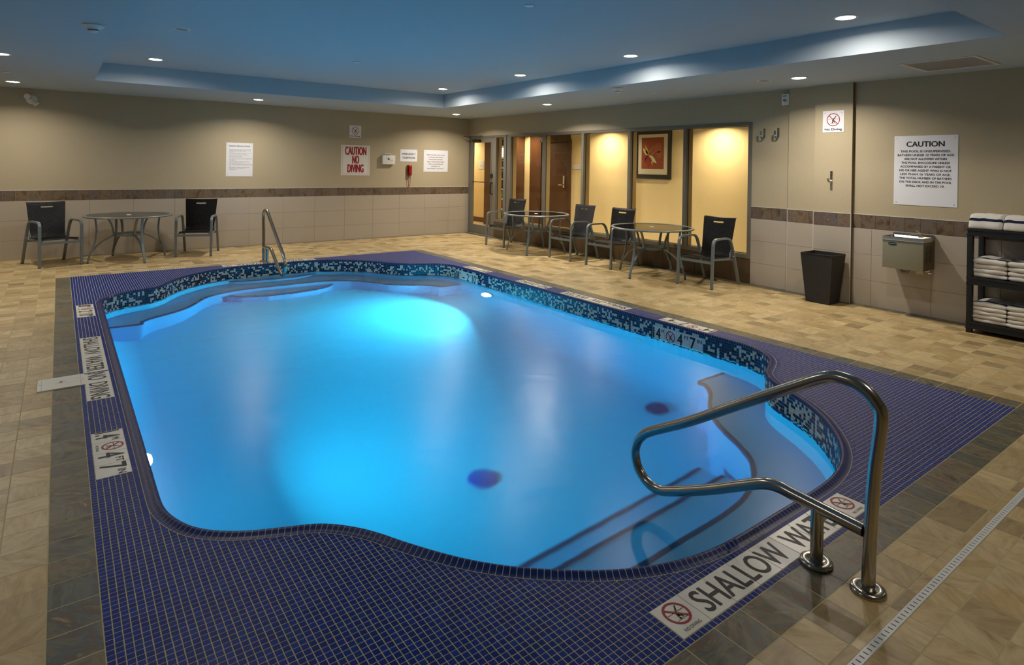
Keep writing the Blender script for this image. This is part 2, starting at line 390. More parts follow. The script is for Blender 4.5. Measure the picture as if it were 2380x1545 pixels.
# ---- pool outline (inner lip of the coping), counter-clockwise
q = [(.40,5.62),(.40,4.9),(.40,4.2),(.40,3.6),(.40,3.30),(.405,3.15),(.435,3.02),(.49,2.90),(.57,2.81),(.67,2.74),(.80,2.68),(.93,2.62),(1.03,2.53),(1.11,2.42),
     (1.19,2.27),(1.30,2.09),(1.42,1.94),(1.56,1.81),(1.72,1.69),(1.89,1.60),(2.08,1.54),(2.30,1.512),(2.6875,1.51)]
XCEN, YCEN = 2.6875, 5.625
near = q + [(2*XCEN-x, y) for x, y in q[-2::-1]]
far = [(x, 2*YCEN-y) for x, y in near[::-1]]
ctrl = near[1:-1] + [(4.975, 5.62)] + far[1:-1] + [(.40, 5.62)]
pc = np.array([tuple(v)[:2] for v in crom([(x, y, 0) for x, y in ctrl], 10, True)])
def resample(P, n):
    Q = np.vstack([P, P[:1]]); d = np.hypot(*np.diff(Q, axis=0).T); s = np.concatenate([[0], np.cumsum(d)])
    t = np.linspace(0, s[-1], n, endpoint=False)
    return np.stack([np.interp(t, s, Q[:, 0]), np.interp(t, s, Q[:, 1])], 1), s[-1]
OUT, PL = resample(pc, 1840)
for _ in range(6): OUT = (np.roll(OUT, 1, 0)+2*OUT+np.roll(OUT, -1, 0))/4
def normals(P):
    t = np.roll(P, -1, 0)-np.roll(P, 1, 0); t /= np.hypot(*t.T)[:, None]
    return np.stack([t[:, 1], -t[:, 0]], 1)            # outward for a counter-clockwise loop
NRM = normals(OUT)
if ((OUT+NRM*.1)[:, 0].max() < OUT[:, 0].max()): NRM = -NRM
def offs(o): return OUT+NRM*o
def at_s(s, o=0.0):
    """point and normal at arc length s"""
    i = s/PL*len(OUT); a = int(math.floor(i)); f = i-a; a %= len(OUT); b = (a+1) % len(OUT)
    n = NRM[a]*(1-f)+NRM[b]*f; n /= math.hypot(*n)
    return OUT[a]*(1-f)+OUT[b]*f+n*o, n

def fill_with_holes(name, outer, holes, z, mat, parent=None):
    bm = bmesh.new(); loops = []
    for L in [outer]+holes:
        vs = [bm.verts.new((x, y, z)) for x, y in L]
        for i in range(len(vs)): bm.edges.new((vs[i], vs[(i+1) % len(vs)]))
    bmesh.ops.triangle_fill(bm, use_beauty=True, use_dissolve=False, edges=bm.edges[:], normal=(0,0,1))
    me = bpy.data.meshes.new(name); bm.to_mesh(me); bm.free()
    return link(name, me, mat, parent)

# ---- floor
hole = [tuple(p) for p in resample(offs(.03), 460)[0]]
YDN0, YDN1 = .880, .909                                # near slot drain
YDF0, YDF1 = 10.165, 10.195                            # far slot drain
floor = fill_with_holes('floor', [(XL,YN),(XW+.3,YN),(XW+.3,YB+.1),(XL,YB+.1)], [hole], -.0005, M['grout'])
tag(floor, 'tan stone tiled pool deck with a slate and navy mosaic surround', kind='structure')

CAMP = np.array([0, 0, CAM_H])
def proj(x, y, z=0.0):
    d = np.array([x, y, z])-CAMP; dz = d@fw
    if dz < .05: return None
    return 1190+FPX*(d@rr)/dz, CY-FPX*(d@uu)/dz, dz
def size_in_view(x, y, z=0.0, m=10):
    """rough pixel area of a unit patch, 0 outside the frame: only used to decide which pieces become objects of their own"""
    p = proj(x, y, z)
    if p is None or not (-m < p[0] < 2380+m and -m < p[1] < 1545+m): return 0
    return CAM_H/p[2]**3

_tm = {}
def tile_mesh(w_, h_, t=.006, bv=.0007, mat=None):
    """flat tile centred on its own origin in xy, top at z=0, worn edges"""
    k = (round(w_, 4), round(h_, 4), t, bv, mat)
    if k not in _tm:
        a, b = w_/2, h_/2; mb = MB()
        mb.add([(-a,-b,-bv),(a,-b,-bv),(a,b,-bv),(-a,b,-bv),(-a+bv,-b+bv,0),(a-bv,-b+bv,0),(a-bv,b-bv,0),(-a+bv,b-bv,0),(-a,-b,-t),(a,-b,-t),(a,b,-t),(-a,b,-t)],
               [(4,5,6,7),(0,1,5,4),(1,2,6,5),(2,3,7,6),(3,0,4,7),(8,9,1,0),(9,10,2,1),(10,11,3,2),(11,8,0,3)])
        _tm[k] = mb.mesh('tile')
        if mat: _tm[k].materials.append(M[mat])
    return _tm[k]
def tile_into(mb, cx, cy_, w_, h_, z=0, t=.005, bv=.0007):
    a, b = w_/2, h_/2
    mb.add([(cx-a,cy_-b,z-bv),(cx+a,cy_-b,z-bv),(cx+a,cy_+b,z-bv),(cx-a,cy_+b,z-bv),(cx-a+bv,cy_-b+bv,z),(cx+a-bv,cy_-b+bv,z),(cx+a-bv,cy_+b-bv,z),(cx-a+bv,cy_+b-bv,z),
            (cx-a,cy_-b,z-t),(cx+a,cy_-b,z-t),(cx+a,cy_+b,z-t),(cx-a,cy_+b,z-t)],
           [(4,5,6,7),(0,1,5,4),(1,2,6,5),(2,3,7,6),(3,0,4,7),(8,9,1,0),(9,10,2,1),(10,11,3,2),(11,8,0,3)])
# tile cells: cut lines
def lines(a, b, first, pitch):
    L = [a]; x = first
    while x > a+.02: x -= pitch
    while x < b-.01:
        if x > a+.01: L.append(x)
        x += pitch
    L.append(b); return L
nx = 33; px_ = (XM1-XM0)/nx; ny = 56; py_ = (YM1-YM0)/ny
xl = lines(XL, XM0, XM0, TP)[:-1] + [XM0+px_*i for i in range(nx+1)] + lines(XM1, XW, XM1, TP)[1:]
yl = lines(YN, YM0, YM0, TP)[:-1] + [YM0+py_*i for i in range(ny+1)] + lines(YM1, YB, YM1, TP)[1:]
def right_x(y): return XW if y > YS1 else (XB_ if y > YS2 else (XC_ if y > YS3 else XD))
G = .0042
cells = []
for i in range(len(xl)-1):
    for j in range(len(yl)-1):
        x0, x1, y0, y1 = xl[i], xl[i+1], yl[j], yl[j+1]
        mx, my = (x0+x1)/2, (y0+y1)/2
        if XM0 < mx < XM1 and YM0 < my < YM1: continue
        x1 = min(x1, right_x(my))
        ring_ = XM0-TP*1.05 < mx < XM1+TP*1.05 and YM0-TP*1.05 < my < YM1+.002
        wallrow = (my > YB-.11 and mx > .3) or mx > right_x(my)-.10
        kind_ = 'slate' if ring_ or wallrow else 'field'
        for (d0, d1, xa, xb) in ((YDN0, YDN1, -9, 9), (YDF0, YDF1, .24, 4.97)):
            if y0 < d1 and y1 > d0 and xa < mx < xb:
                if y1-d1 > .02: cells.append((x0, x1, d1, y1, kind_))
                y1 = d0
        if x1-x0 < .012 or y1-y0 < .012: continue
        cells.append((x0, x1, y0, y1, kind_))
def strip_rows(kind_):
    L = [c for c in cells if c[4] == kind_]
    L.sort(key=lambda c: -size_in_view((c[0]+c[1])/2, (c[2]+c[3])/2)*(c[1]-c[0])*(c[3]-c[2]))
    return L
for kind_, nm, lab in (('field', 'sand_tile', None), ('slate', 'slate_tile', None)):
    L = strip_rows(kind_); mb = MB()
    for i, (x0, x1, y0, y1, _) in enumerate(L):
        cx, cyy = (x0+x1)/2, (y0+y1)/2; dz = random.uniform(-.0001, .0004)
        ww = x1-x0-G; hh = y1-y0-G
        if i < 300 and size_in_view(cx, cyy) > 0:
            link(nm, tile_mesh(ww, hh, mat=kind_), None, floor, (cx, cyy, dz))
        else: tile_into(mb, cx, cyy, ww, hh, dz)
    o = mb.build(nm+'_field', M[kind_], floor); tag(o, kind='stuff')

# ---- navy mosaic on the deck, tiles cut along the coping
COPW = .054
step = 4; cpt = offs(COPW+.003)[::step]; cn = NRM[::step]
NX, NY = 198, 341; mpx, mpy = (XM1-XM0)/NX, (YM1-YM0)/NY
SIGNS = []      # rectangles taken by marker tiles on the deck
ST = 6*mpx; STY = 6*mpy
SIGNS += [(XM0+mpx, XM0+7*mpx, YM0+mpy*a, YM0+mpy*b) for a, b in ((240, 264), (164, 206), (139, 163), (92, 116))]
SX = XM1-mpx-ST
SIGNS += [(SX, SX+ST, YM0+mpy*a, YM0+mpy*b) for a, b in ((240, 264), (187, 211), (133, 175), (90, 114))]
SIGNS += [(XM0+mpx*61, XM0+mpx*115, YM0+mpy, YM0+mpy*7)]
SIGNS += [(XM0+mpx*72, XM0+mpx*126, YM1-mpy*7, YM1-mpy)]
gx = XM0+mpx*(np.arange(NX)+.5); gy = YM0+mpy*(np.arange(NY)+.5)
GX, GY = np.meshgrid(gx, gy, indexing='ij'); pts = np.stack([GX.ravel(), GY.ravel()], 1)
inside = (pts[:, 0] > .55) & (pts[:, 0] < 4.82) & (pts[:, 1] > 3.1) & (pts[:, 1] < 8.2)
pts = pts[~inside]
best = np.empty(len(pts)); bi = np.empty(len(pts), int)
for k in range(0, len(pts), 4000):
    d = ((pts[k:k+4000, None, :]-cpt[None])**2).sum(-1); bi[k:k+4000] = d.argmin(1)
sd = ((pts-cpt[bi])*cn[bi]).sum(1)
keep = sd > -.012; pts, sd, bi = pts[keep], sd[keep], bi[keep]
mos = []
for (x, y), s_, b_ in zip(pts, sd, bi):
    if any(a < x < b and c < y < d for a, b, c, d in SIGNS): continue
    mos.append((x, y, s_, b_))
mos.sort(key=lambda t: -size_in_view(t[0], t[1]))
def clip_poly(P, c, n):
    out = []
    for i in range(len(P)):
        a, b = P[i], P[(i+1) % len(P)]; da = (a[0]-c[0])*n[0]+(a[1]-c[1])*n[1]; db = (b[0]-c[0])*n[0]+(b[1]-c[1])*n[1]
        if da >= 0: out.append(a)
        if da*db < 0: t = da/(da-db); out.append((a[0]+(b[0]-a[0])*t, a[1]+(b[1]-a[1])*t))
    return out
mg = .0025; mbm = MB(); cnt = 0
for x, y, s_, b_ in mos:
    a, b = (mpx-mg)/2, (mpy-mg*.7)/2; jx, jy = random.uniform(-.0004, .0004), random.uniform(-.0004, .0004)
    if s_ > .02:
        if cnt < 300:
            cnt += 1; link('mosaic_tile', tile_mesh(2*a, 2*b, .004, .0009, 'navy'), None, floor, (x+jx, y+jy, 0))
        else: tile_into(mbm, x+jx, y+jy, 2*a, 2*b, 0, .004, .0009)
    else:
        P = clip_poly([(x-a,y-b),(x+a,y-b),(x+a,y+b),(x-a,y+b)], cpt[b_], cn[b_])
        if len(P) >= 3:
            n = len(P); mbm.add([(u, v, 0) for u, v in P]+[(u, v, -.004) for u, v in P], [tuple(range(n))]+[(n+i, n+(i+1) % n, (i+1) % n, i) for i in range(n)])
me = bpy.data.meshes.new('mosaic'); me.from_pydata(mbm.v, [], mbm.f); me.update()
tag(link('mosaic_tile_field', me, M['navy'], floor), kind='stuff')

# ---- slot drains let into the deck
def slot_drain(nm, x0, x1, y0, y1, pitch, label):
    t = empty(nm, ((x0+x1)/2, (y0+y1)/2, 0)); tag(t, label, 'drain', 'slot drains in the deck')
    ym = (y0+y1)/2; hw = (y1-y0)*.30; n = int((x1-x0)/pitch); v = []; f = []
    mb = MB(); mb.box((x0, y0, -.003), (x1, y0+(y1-y0)*.22, .0018)); mb.box((x0, y1-(y1-y0)*.22, -.003), (x1, y1, .0018))
    for i in range(n+1):
        xa = x0+i*(x1-x0)/n; mb.box((max(x0, xa-pitch*.41), y0+(y1-y0)*.22, -.003), (min(x1, xa+pitch*.41), y1-(y1-y0)*.22, .0017))
    wp(mb.build('grate', M['slotdrain']), t)
    wp(MB().box((x0, y0+.001, -.0034), (x1, y1-.001, -.0002)).build('channel', M['gasket']), t)
slot_drain('slot_drain', 1.2, XW-.3, YDN0, YDN1, .0265, 'white slotted drain strip across the near deck behind the grab rail')
slot_drain('slot_drain', .245, 4.965, YDF0, YDF1, .045, 'white slotted drain strip along the far side of the pool')

# ================================================================== POOL
pool = empty('swimming_pool', (XCEN, YCEN, 0)); tag(pool, 'curved lit swimming pool with mosaic waterline and corner benches', 'pool')
ZW = -.175
def zfl(y):
    t = min(1, max(0, (y-5.3)/3.2)); return -1.56+.50*t
# shell: wall, cove, floor
R_ = .32; rings = [(.004, lambda y: -.0225), (.004, lambda y: zfl(y)+R_)]
for k in range(1, 9):
    a = PI/2*k/8; rings.append((.004-R_*(1-math.cos(a)), (lambda aa: (lambda y: zfl(y)+R_*(1-math.sin(aa))))(a)))
S2 = OUT[::4]; N2 = NRM[::4]; n2 = len(S2); mb = MB()
vs = []
for o_, zf in rings:
    P = S2+N2*o_
    for i in range(n2): vs.append((P[i, 0], P[i, 1], zf(P[i, 1])))
fs = [(k*n2+i, k*n2+(i+1) % n2, (k+1)*n2+(i+1) % n2, (k+1)*n2+i) for k in range(len(rings)-1) for i in range(n2)]
mb.add(vs, fs)
ysl = [1.4, 2.5, 3.5, 4.5, 5.3, 5.9, 6.5, 7.2, 7.9, 8.5, 9.2, 9.9]
mb.add([(x, y, zfl(y)+.0005) for y in ysl for x in (.3, 5.1)], [(2*i, 2*i+1, 2*i+3, 2*i+2) for i in range(len(ysl)-1)])
wp(mb.build('pool_shell', M['liner'], smooth=True, ang=50), pool)
# benches and steps
def slab(nm, poly, z1, z0, mat, nose=None, zn=None):
    o = wp(MB().prism(poly, z0, z1).build(nm, mat), pool)
    if nose:
        P = crom([(x, y, 0) for x, y in nose], 6) if len(nose) > 2 else [Vector((x, y, 0)) for x, y in nose]
        P = [Vector((p.x, p.y, z1)) for p in P]
        nb = MB().sweep(P, [(-.005, -.035), (.045, -.035), (.045, .006), (-.005, .006)], side=None)
        wp(nb.build('nosing', M['nosing']), o)
    return o
bq = [(4.99,3.35),(4.62,3.36),(4.585,3.27),(4.47,3.14),(4.25,2.99),(4.06,2.81),(3.94,2.63),(3.84,2.45),(3.73,2.30),(3.60,2.20),(3.45,2.12),(3.25,2.06),(3.0,2.04),(2.6875,2.04)]
inner_near = bq + [(2*XCEN-x, y) for x, y in bq[-2::-1]]
o_near = [tuple(p) for p in (OUT+NRM*.01) if p[1] < 3.35]; 
def bench(nm, inner, ysel, z1, z0, flip):
    P = OUT+NRM*.012; idx = [i for i in range(len(P)) if ysel(P[i, 1])]
    # contiguous run
    st = next(k for k in range(len(idx)) if (idx[k]-idx[k-1]) % len(P) != 1); run = idx[st:]+idx[:st]
    outer = [tuple(P[i]) for i in run][::6]
    inn = [(v.x, v.y) for v in crom([(x, y, 0) for x, y in inner], 6)]
    if math.hypot(outer[-1][0]-inn[0][0], outer[-1][1]-inn[0][1]) > math.hypot(outer[-1][0]-inn[-1][0], outer[-1][1]-inn[-1][1]): inn = inn[::-1]
    return slab(nm, outer+inn, z1, z0, M['bench'], None), inn
b1, inn1 = bench('bench', inner_near, lambda y: y < 3.35, -.60, -1.7, False)
def nosing(parent, P, z, wdt=.026, left=True):
    P = [Vector((x, y, z)) for x, y in P]; s_ = 1 if left else -1
    # strip on the edge: top face band plus a lip over the front
    mb = MB(); nb = []
    for i in range(len(P)):
        t = (P[min(i+1, len(P)-1)]-P[max(i-1, 0)]); t.z = 0; t.normalize(); nn = Vector((-t.y, t.x, 0))*s_
        nb.append([P[i]-nn*.006+Vector((0,0,-.05)), P[i]-nn*.006+Vector((0,0,.004)), P[i]+nn*wdt+Vector((0,0,.004)), P[i]+nn*wdt+Vector((0,0,-.002))])
    vs = [v for r_ in nb for v in r_]; fs = [(4*i+j, 4*i+j+1, 4*i+j+5, 4*i+j+4) for i in range(len(nb)-1) for j in range(3)]
    mb.add(vs, fs); return wp(mb.build('nosing', M['nosing']), parent)
def inside_bench(P, ref):   # does the left side of P's midpoint point toward ref?
    i = len(P)//2; t = (P[i+1][0]-P[i][0], P[i+1][1]-P[i][1]); return (-t[1]*(ref[0]-P[i][0])+t[0]*(ref[1]-P[i][1])) > 0
nosing(b1, inn1, -.60, left=inside_bench(inn1, (XCEN, 1.6)))
inner_far = [(x, 2*YCEN-y+.04) for x, y in inner_near]
b2, inn2 = bench('bench', inner_far, lambda y: y > 2*YCEN-3.35+.04, -.52, -1.6, True)
nosing(b2, inn2, -.52, left=inside_bench(inn2, (XCEN, 9.9)))
s1 = slab('step', [(1.72,1.75),(3.62,1.75),(3.62,2.43),(1.72,2.43)], -.88, -1.65, M['bench']); nosing(s1, [(1.72,2.43),(3.62,2.43)], -.88, left=False)
s2 = slab('step', [(1.58,1.75),(3.77,1.75),(3.77,2.72),(1.58,2.72)], -1.14, -1.65, M['bench']); nosing(s2, [(1.58,2.72),(3.77,2.72)], -1.14, left=False)
u1 = [(1.99,9.76),(2.12,9.64),(2.40,9.57),(2.70,9.55),(3.0,9.57),(3.25,9.66),(3.39,9.76)]
s3 = slab('step', u1+[(3.2,9.80),(2.2,9.80)], -.30, -.6, M['bench']); nosing(s3, u1, -.30, left=True)
u2 = [(1.92,9.17),(2.06,8.99),(2.40,8.89),(2.75,8.88),(3.08,8.94),(3.30,9.04),(3.42,9.17)]
s4 = slab('step', u2+[(3.4,9.35),(1.95,9.35)], -.75, -1.3, M['bench']); nosing(s4, u2, -.75, left=True)
# main drains and a return inlet
for (x, y), k in (((2.63, 3.84), 'draincov'), ((4.56, 3.78), 'drainblk')):
    d_ = MB().lathe([(0, .03), (.07, .028), (.105, .018), (.115, 0)], 32, (x, y, zfl(y)+.004 if k == 'draincov' else zfl(y)+.02)); wp(d_.build('main_drain', M[k], smooth=True), pool)
wp(MB().lathe([(.012, .004), (.022, .012), (.045, .010), (.052, 0)], 24, (4.978, 4.38, -.447), (-1, 0, 0)).build('return_inlet', M['white'], smooth=True), pool)
# water body
W2 = S2+N2*.03; mb = MB()
mb.add([(p[0], p[1], ZW) for p in W2]+[(p[0], p[1], -1.75) for p in W2], [tuple(range(n2)), tuple(range(n2, 2*n2))[::-1]]+[(i, n2+i, n2+(i+1) % n2, (i+1) % n2) for i in range(n2)])
wp(mb.build('water', M['water']), pool)
# coping: bullnose pieces along the lip
prof = [(.0005, -.020), (-.0025, -.010), (-.0015, .002), (.004, .009), (.012, .0115), (.021, .009), (.031, .003), (.042, .0005), (.0535, 0.0)]
NCOP = int(round(PL/.0262)); dsc = PL/NCOP; gap = .0031
wp_ = [(a, b-.0008) for a, b in prof[1:]]
gb = MB(); P0 = S2
vsb = []
for i in range(n2):
    vsb += [(S2[i,0]+N2[i,0]*(.002), S2[i,1]+N2[i,1]*.002, -.021)]+[(S2[i,0]+N2[i,0]*(a+.0005), S2[i,1]+N2[i,1]*(a+.0005), b) for a, b in wp_]+[(S2[i,0]+N2[i,0]*.06, S2[i,1]+N2[i,1]*.06, -.0034)]
m_ = len(wp_)+2
gb.add(vsb, [(i*m_+j, i*m_+j+1, ((i+1) % n2)*m_+j+1, ((i+1) % n2)*m_+j) for i in range(n2) for j in range(m_-1)])
wp(gb.build('grout_bed', M['grout'], smooth=True), pool)
def coping_piece(mb, k, rel=None):
    sec = []
    for s_ in (k*dsc+gap/2, (k+.5)*dsc, (k+1)*dsc-gap/2):
        p, n = at_s(s_); sec.append([(p[0]+n[0]*a, p[1]+n[1]*a, b) for a, b in prof]+[(p[0]+n[0]*.0535, p[1]+n[1]*.0535, -.003)])
    L = len(prof)+1; vs = [v for r_ in sec for v in r_]
    if rel is not None: vs = [(x-rel[0], y-rel[1], z) for x, y, z in vs]
    mb.add(vs, [(L*i+j, L*i+j+1, L*i+L+j+1, L*i+L+j) for i in range(2) for j in range(L-1)]+[tuple(range(L)), tuple(range(2*L, 3*L))[::-1]])
order = sorted(range(NCOP), key=lambda k: -size_in_view(*at_s((k+.5)*dsc)[0], m=0))
mbc = MB()
for r_, k in enumerate(order):
    if r_ < 300:
        c_ = at_s((k+.5)*dsc)[0]; mb = MB(); coping_piece(mb, k, c_); me = bpy.data.meshes.new('coping_tile'); me.from_pydata(mb.v, [], mb.f); me.update()
        for p in me.polygons: p.use_smooth = True
        me.set_sharp_from_angle(angle=math.radians(60))
        o = link('coping_tile', me, M['coping'], None, (c_[0], c_[1], 0)); wp(o, pool)
    else: coping_piece(mbc, k)
me = bpy.data.meshes.new('coping'); me.from_pydata(mbc.v, [], mbc.f); me.update()
for p in me.polygons: p.use_smooth = True
me.set_sharp_from_angle(angle=math.radians(60))
tag(wp(link('coping_tile_run', me, M['coping']), pool), kind='stuff')
# waterline mosaic
ROWS, RH = 9, .0254; NWL = int(round(PL/.0256)); dsw = PL/NWL; wg = .0022
wl = []
for k in range(NWL):
    p, n = at_s((k+.5)*dsw)
    for r_ in range(ROWS):
        z = -.0225-RH*(r_+.5)
        if p[0] > 4.95 and 1 <= r_ <= 6 and ((3.58 < p[1] < 4.19) or (7.485 < p[1] < 8.10)): continue
        wl.append((k, r_, p, n, z))
def seen(t):
    k, r_, p, n, z = t
    d = CAMP[:2]-p; f_ = -(d@n)/np.hypot(*d)             # facing the camera from inside the pool
    if f_ < .05 or z < ZW-.03: return 0
    pr = proj(p[0], p[1], z)
    return 0 if pr is None or not (0 < pr[0] < 2380 and 0 < pr[1] < 1545) else f_/pr[2]**2
wl.sort(key=lambda t: -seen(t)); mbw = MB(); tw, th = (dsw-wg)/2, (RH-wg)/2
wme = MB().add([(-tw,0,-th),(tw,0,-th),(tw,0,th),(-tw,0,th),(-tw+.001,-.0012,-th+.001),(tw-.001,-.0012,-th+.001),(tw-.001,-.0012,th-.001),(-tw+.001,-.0012,th-.001)],
               [(4,5,6,7),(0,1,5,4),(1,2,6,5),(2,3,7,6),(3,0,4,7)]).mesh('waterline_tile')
wme.materials.append(M['wline'])
for i, (k, r_, p, n, z) in enumerate(wl):
    if i < 300 and p[0] > 3:
        o = link('waterline_tile', wme); o.location = (p[0]+n[0]*.002, p[1]+n[1]*.002, z); o.rotation_euler = (0, 0, math.atan2(n[1], n[0])-PI/2); wp(o, pool)
    else:
        t = np.array([-n[1], n[0]])
        def P3(a, d, zz): return (p[0]+t[0]*a+n[0]*(.002+d), p[1]+t[1]*a+n[1]*(.002+d), z+zz)
        mbw.add([P3(-tw,.001,-th),P3(tw,.001,-th),P3(tw,.001,th),P3(-tw,.001,th),P3(-tw+.001,-.0012,-th+.001),P3(tw-.001,-.0012,-th+.001),P3(tw-.001,-.0012,th-.001),P3(-tw+.001,-.0012,th-.001)],
                [(4,5,6,7),(0,1,5,4),(1,2,6,5),(2,3,7,6),(3,0,4,7)])
me = bpy.data.meshes.new('waterline'); me.from_pydata(mbw.v, [], mbw.f); me.update()
tag(wp(link('waterline_tile_run', me, M['wline']), pool), kind='stuff')
# two underwater lamps in the side walls
def pool_lamp(x, y, z, s_, lab, prot, pw, tilt, spr):
    t = empty('pool_light', (x, y, z)); tag(t, lab, 'light', 'underwater pool lights')
    wp(MB().lathe([(.125, 0), (.125, .012), (.115, .022), (.095, .024)], 32, (x, y, z), (s_, 0, 0)).build('bezel', M['white'], smooth=True), t)
    wp(MB().lathe([(.095, .015), (.09, .03), (.07, prot*.75), (.04, prot*.95), (0, prot)], 28, (x, y, z), (s_, 0, 0)).build('lens', M['plens'], smooth=True), t)
    la = bpy.data.lights.new('pool_lamp', 'AREA'); la.shape = 'DISK'; la.size = .16; la.energy = P_POOL*pw; la.color = COL_POOL; la.spread = math.radians(spr)
    lo = bpy.data.objects.new('pool_lamp', la); C.objects.link(lo)
    lo.matrix_world = Matrix.Translation((x+s_*(prot+.01), y, z)) @ Vector((0, 0, -1)).rotation_difference(Vector((s_, 0, tilt))).to_matrix().to_4x4()
    lo.parent = t; lo.matrix_parent_inverse = wm(t).inverted()
pool_lamp(.398, 4.42, -.50, 1, 'round underwater pool light glowing on the near left side wall', .10, .52, .30, 140)
pool_lamp(4.977, 7.20, -.62, -1, 'round underwater pool light glowing on the far right side wall', .05, .75, .12, 130)

# ================================================================== MARKER TILES
def marker(rect, right, up, cells_, label, group=None, z=0.0, width_axis='y', vertical=False, org=None):
    """a row of six-inch tiles; cells_ = list of marks per tile, or ('span', text, first, last)"""
    if not vertical:
        a, b, c_, d = rect; cx, cyy = (a+b)/2, (c_+d)/2
        right = Vector(right); up = Vector(up); L = abs((b-a)*right.x)+abs((d-c_)*right.y); Hh = abs((b-a)*up.x)+abs((d-c_)*up.y)
        o = Vector((cx, cyy, .0015))-right*L/2-up*Hh/2
    else: o, L, Hh = Vector(org[0]), org[1], org[2]; right = Vector(right); up = Vector(up)
    n = right.cross(up)
    t = empty('depth_marker' if len(cells_) <= 4 else 'warning_marker', o+right*L/2+up*Hh/2); tag(t, label, 'marker', group)
    N = sum(1 for c in cells_ if not isinstance(c, tuple)); tw_ = L/N; R = Matrix((right, up, n)).transposed().to_4x4()
    for i in range(N):
        oo = link('marker_tile', tile_mesh(tw_-.0022, Hh-.0022, .004, .0008, 'white_tile')); oo.matrix_basis = Matrix.Translation(o+right*tw_*(i+.5)+up*Hh/2) @ R; wp(oo, t)
    p = Print(o, right, up, .0006); S = Hh/.153
    i = 0
    for c in cells_:
        if isinstance(c, tuple):
            _, txt, a, b, h = c; p.text('k', txt, (a+b)/2*tw_, Hh*.5-h*S/2, h*S, (b-a)*tw_*.95, bold=.0022); continue
        x = i*tw_; cx = x+tw_/2; i += 1
        if c is None: continue
        if c == 'ND':
            no_dive(p, cx, Hh*.60, .052*S, .18); p.text('k', 'NO DIVING', cx, Hh*.10, .013*S, .085*S)
        elif c == 'NDs': no_dive(p, cx, Hh*.5, .058*S, .16)
        else:
            main, sup = c.split('|'); w_ = {1: .060, 2: .092, 3: .092}.get(len(main), .09)*S
            if sup:
                p.text('k', main, x+.010*S, Hh*.14, .112*S, w_, 'L', bold=.0032)
                p.text('k', sup, x+tw_-.010*S, Hh*.62, .034*S, (.052 if len(main) < 2 else .036)*(1 if len(sup) > 1 else .7)*S, 'R', bold=.0012)
            else: p.text('k', main, cx, Hh*.16, .108*S, w_, bold=.002)
    p.done(t, INK)
    return t
LR, LU = (0, -1, 0), (1, 0, 0)         # left side: read from the left, towards the pool
RR, RU = (0, 1, 0), (-1, 0, 0)
swt = ['x']*7
def SH(n, a): return [None]*n + [('s', 'SHALLOW  WATER', a, a+7, .100)]
gm = 'black on white marker tiles in the pool deck'
marker(SIGNS[0], LR, LU, ['.08|M', 'ND', '2|FT', '10|IN'], 'shallow depth marker of four white tiles at the far left deck corner', gm)
marker(SIGNS[1], LR, LU, [None]*7+[('s', 'SHALLOW  WATER', 0, 7, .105)], 'long white SHALLOW WATER marker in the left deck mosaic', gm)
marker(SIGNS[2], LR, LU, [None]*4+[('s', 'NO  DIVING', 0, 4, .105)], 'white NO DIVING marker in the left deck mosaic beside the deck box lid', gm)
marker(SIGNS[3], LR, LU, ['1.4|M', 'ND', '4|FT', '7|IN'], 'white 1.4 m depth marker, nearest of the markers in the left deck mosaic', gm)
marker(SIGNS[4], RR, RU, ['10|IN', '2|FT', 'ND', '.08|M'], 'shallow depth marker of white tiles on the right deck at its far end', gm)
marker(SIGNS[5], RR, RU, [None]*4+[('s', 'NO  DIVING', 0, 4, .105)], 'white NO DIVING marker on the right deck above the underwater light', gm)
marker(SIGNS[6], RR, RU, [None]*7+[('s', 'SHALLOW  WATER', 0, 7, .105)], 'long white SHALLOW WATER marker on the right deck', gm)
marker(SIGNS[7], RR, RU, ['14|M', 'ND', '7|IN', '4|FT'], 'white 4 ft 7 in depth marker on the right deck above the waterline marker', gm)
marker(SIGNS[8], (1, 0, 0), (0, 1, 0), ['ND']+[None]*7+['ND']+[('s', 'SHALLOW  WATER', 1, 8, .105)], 'large SHALLOW WATER marker with two no diving tiles below the near grab rail', gm)
marker(SIGNS[9], (-1, 0, 0), (0, -1, 0), ['ND']+[None]*7+['ND']+[('s', 'SHALLOW  WATER', 1, 8, .105)], 'white SHALLOW WATER marker on the far deck behind the far grab rail', gm)
ZS0 = -.0225-RH*7; gw = 'marker tiles set in the waterline mosaic'
marker(None, (0, -1, 0), (0, 0, 1), ['14|M', 'NDs', '4|FT', '7|IN'], 'white 4 ft 7 in depth marker in the waterline mosaic of the right pool wall', gw, vertical=True, org=((4.9745, 4.19, ZS0), .612, RH*6))
marker(None, (0, -1, 0), (0, 0, 1), ['08|M', '-|', '2|FT', '10|IN'], 'white 2 ft 10 in depth marker in the waterline mosaic at the far right corner', gw, vertical=True, org=((4.9735, 8.10, ZS0), .612, RH*6))

# ================================================================== WALLS
def structure(o): return tag(o, kind='structure')
wb = structure(MB().box((XL-.1, YB, -.1), (XW+1.8, YB+.12, ZC+.3)).build('wall_back', M['paint']))
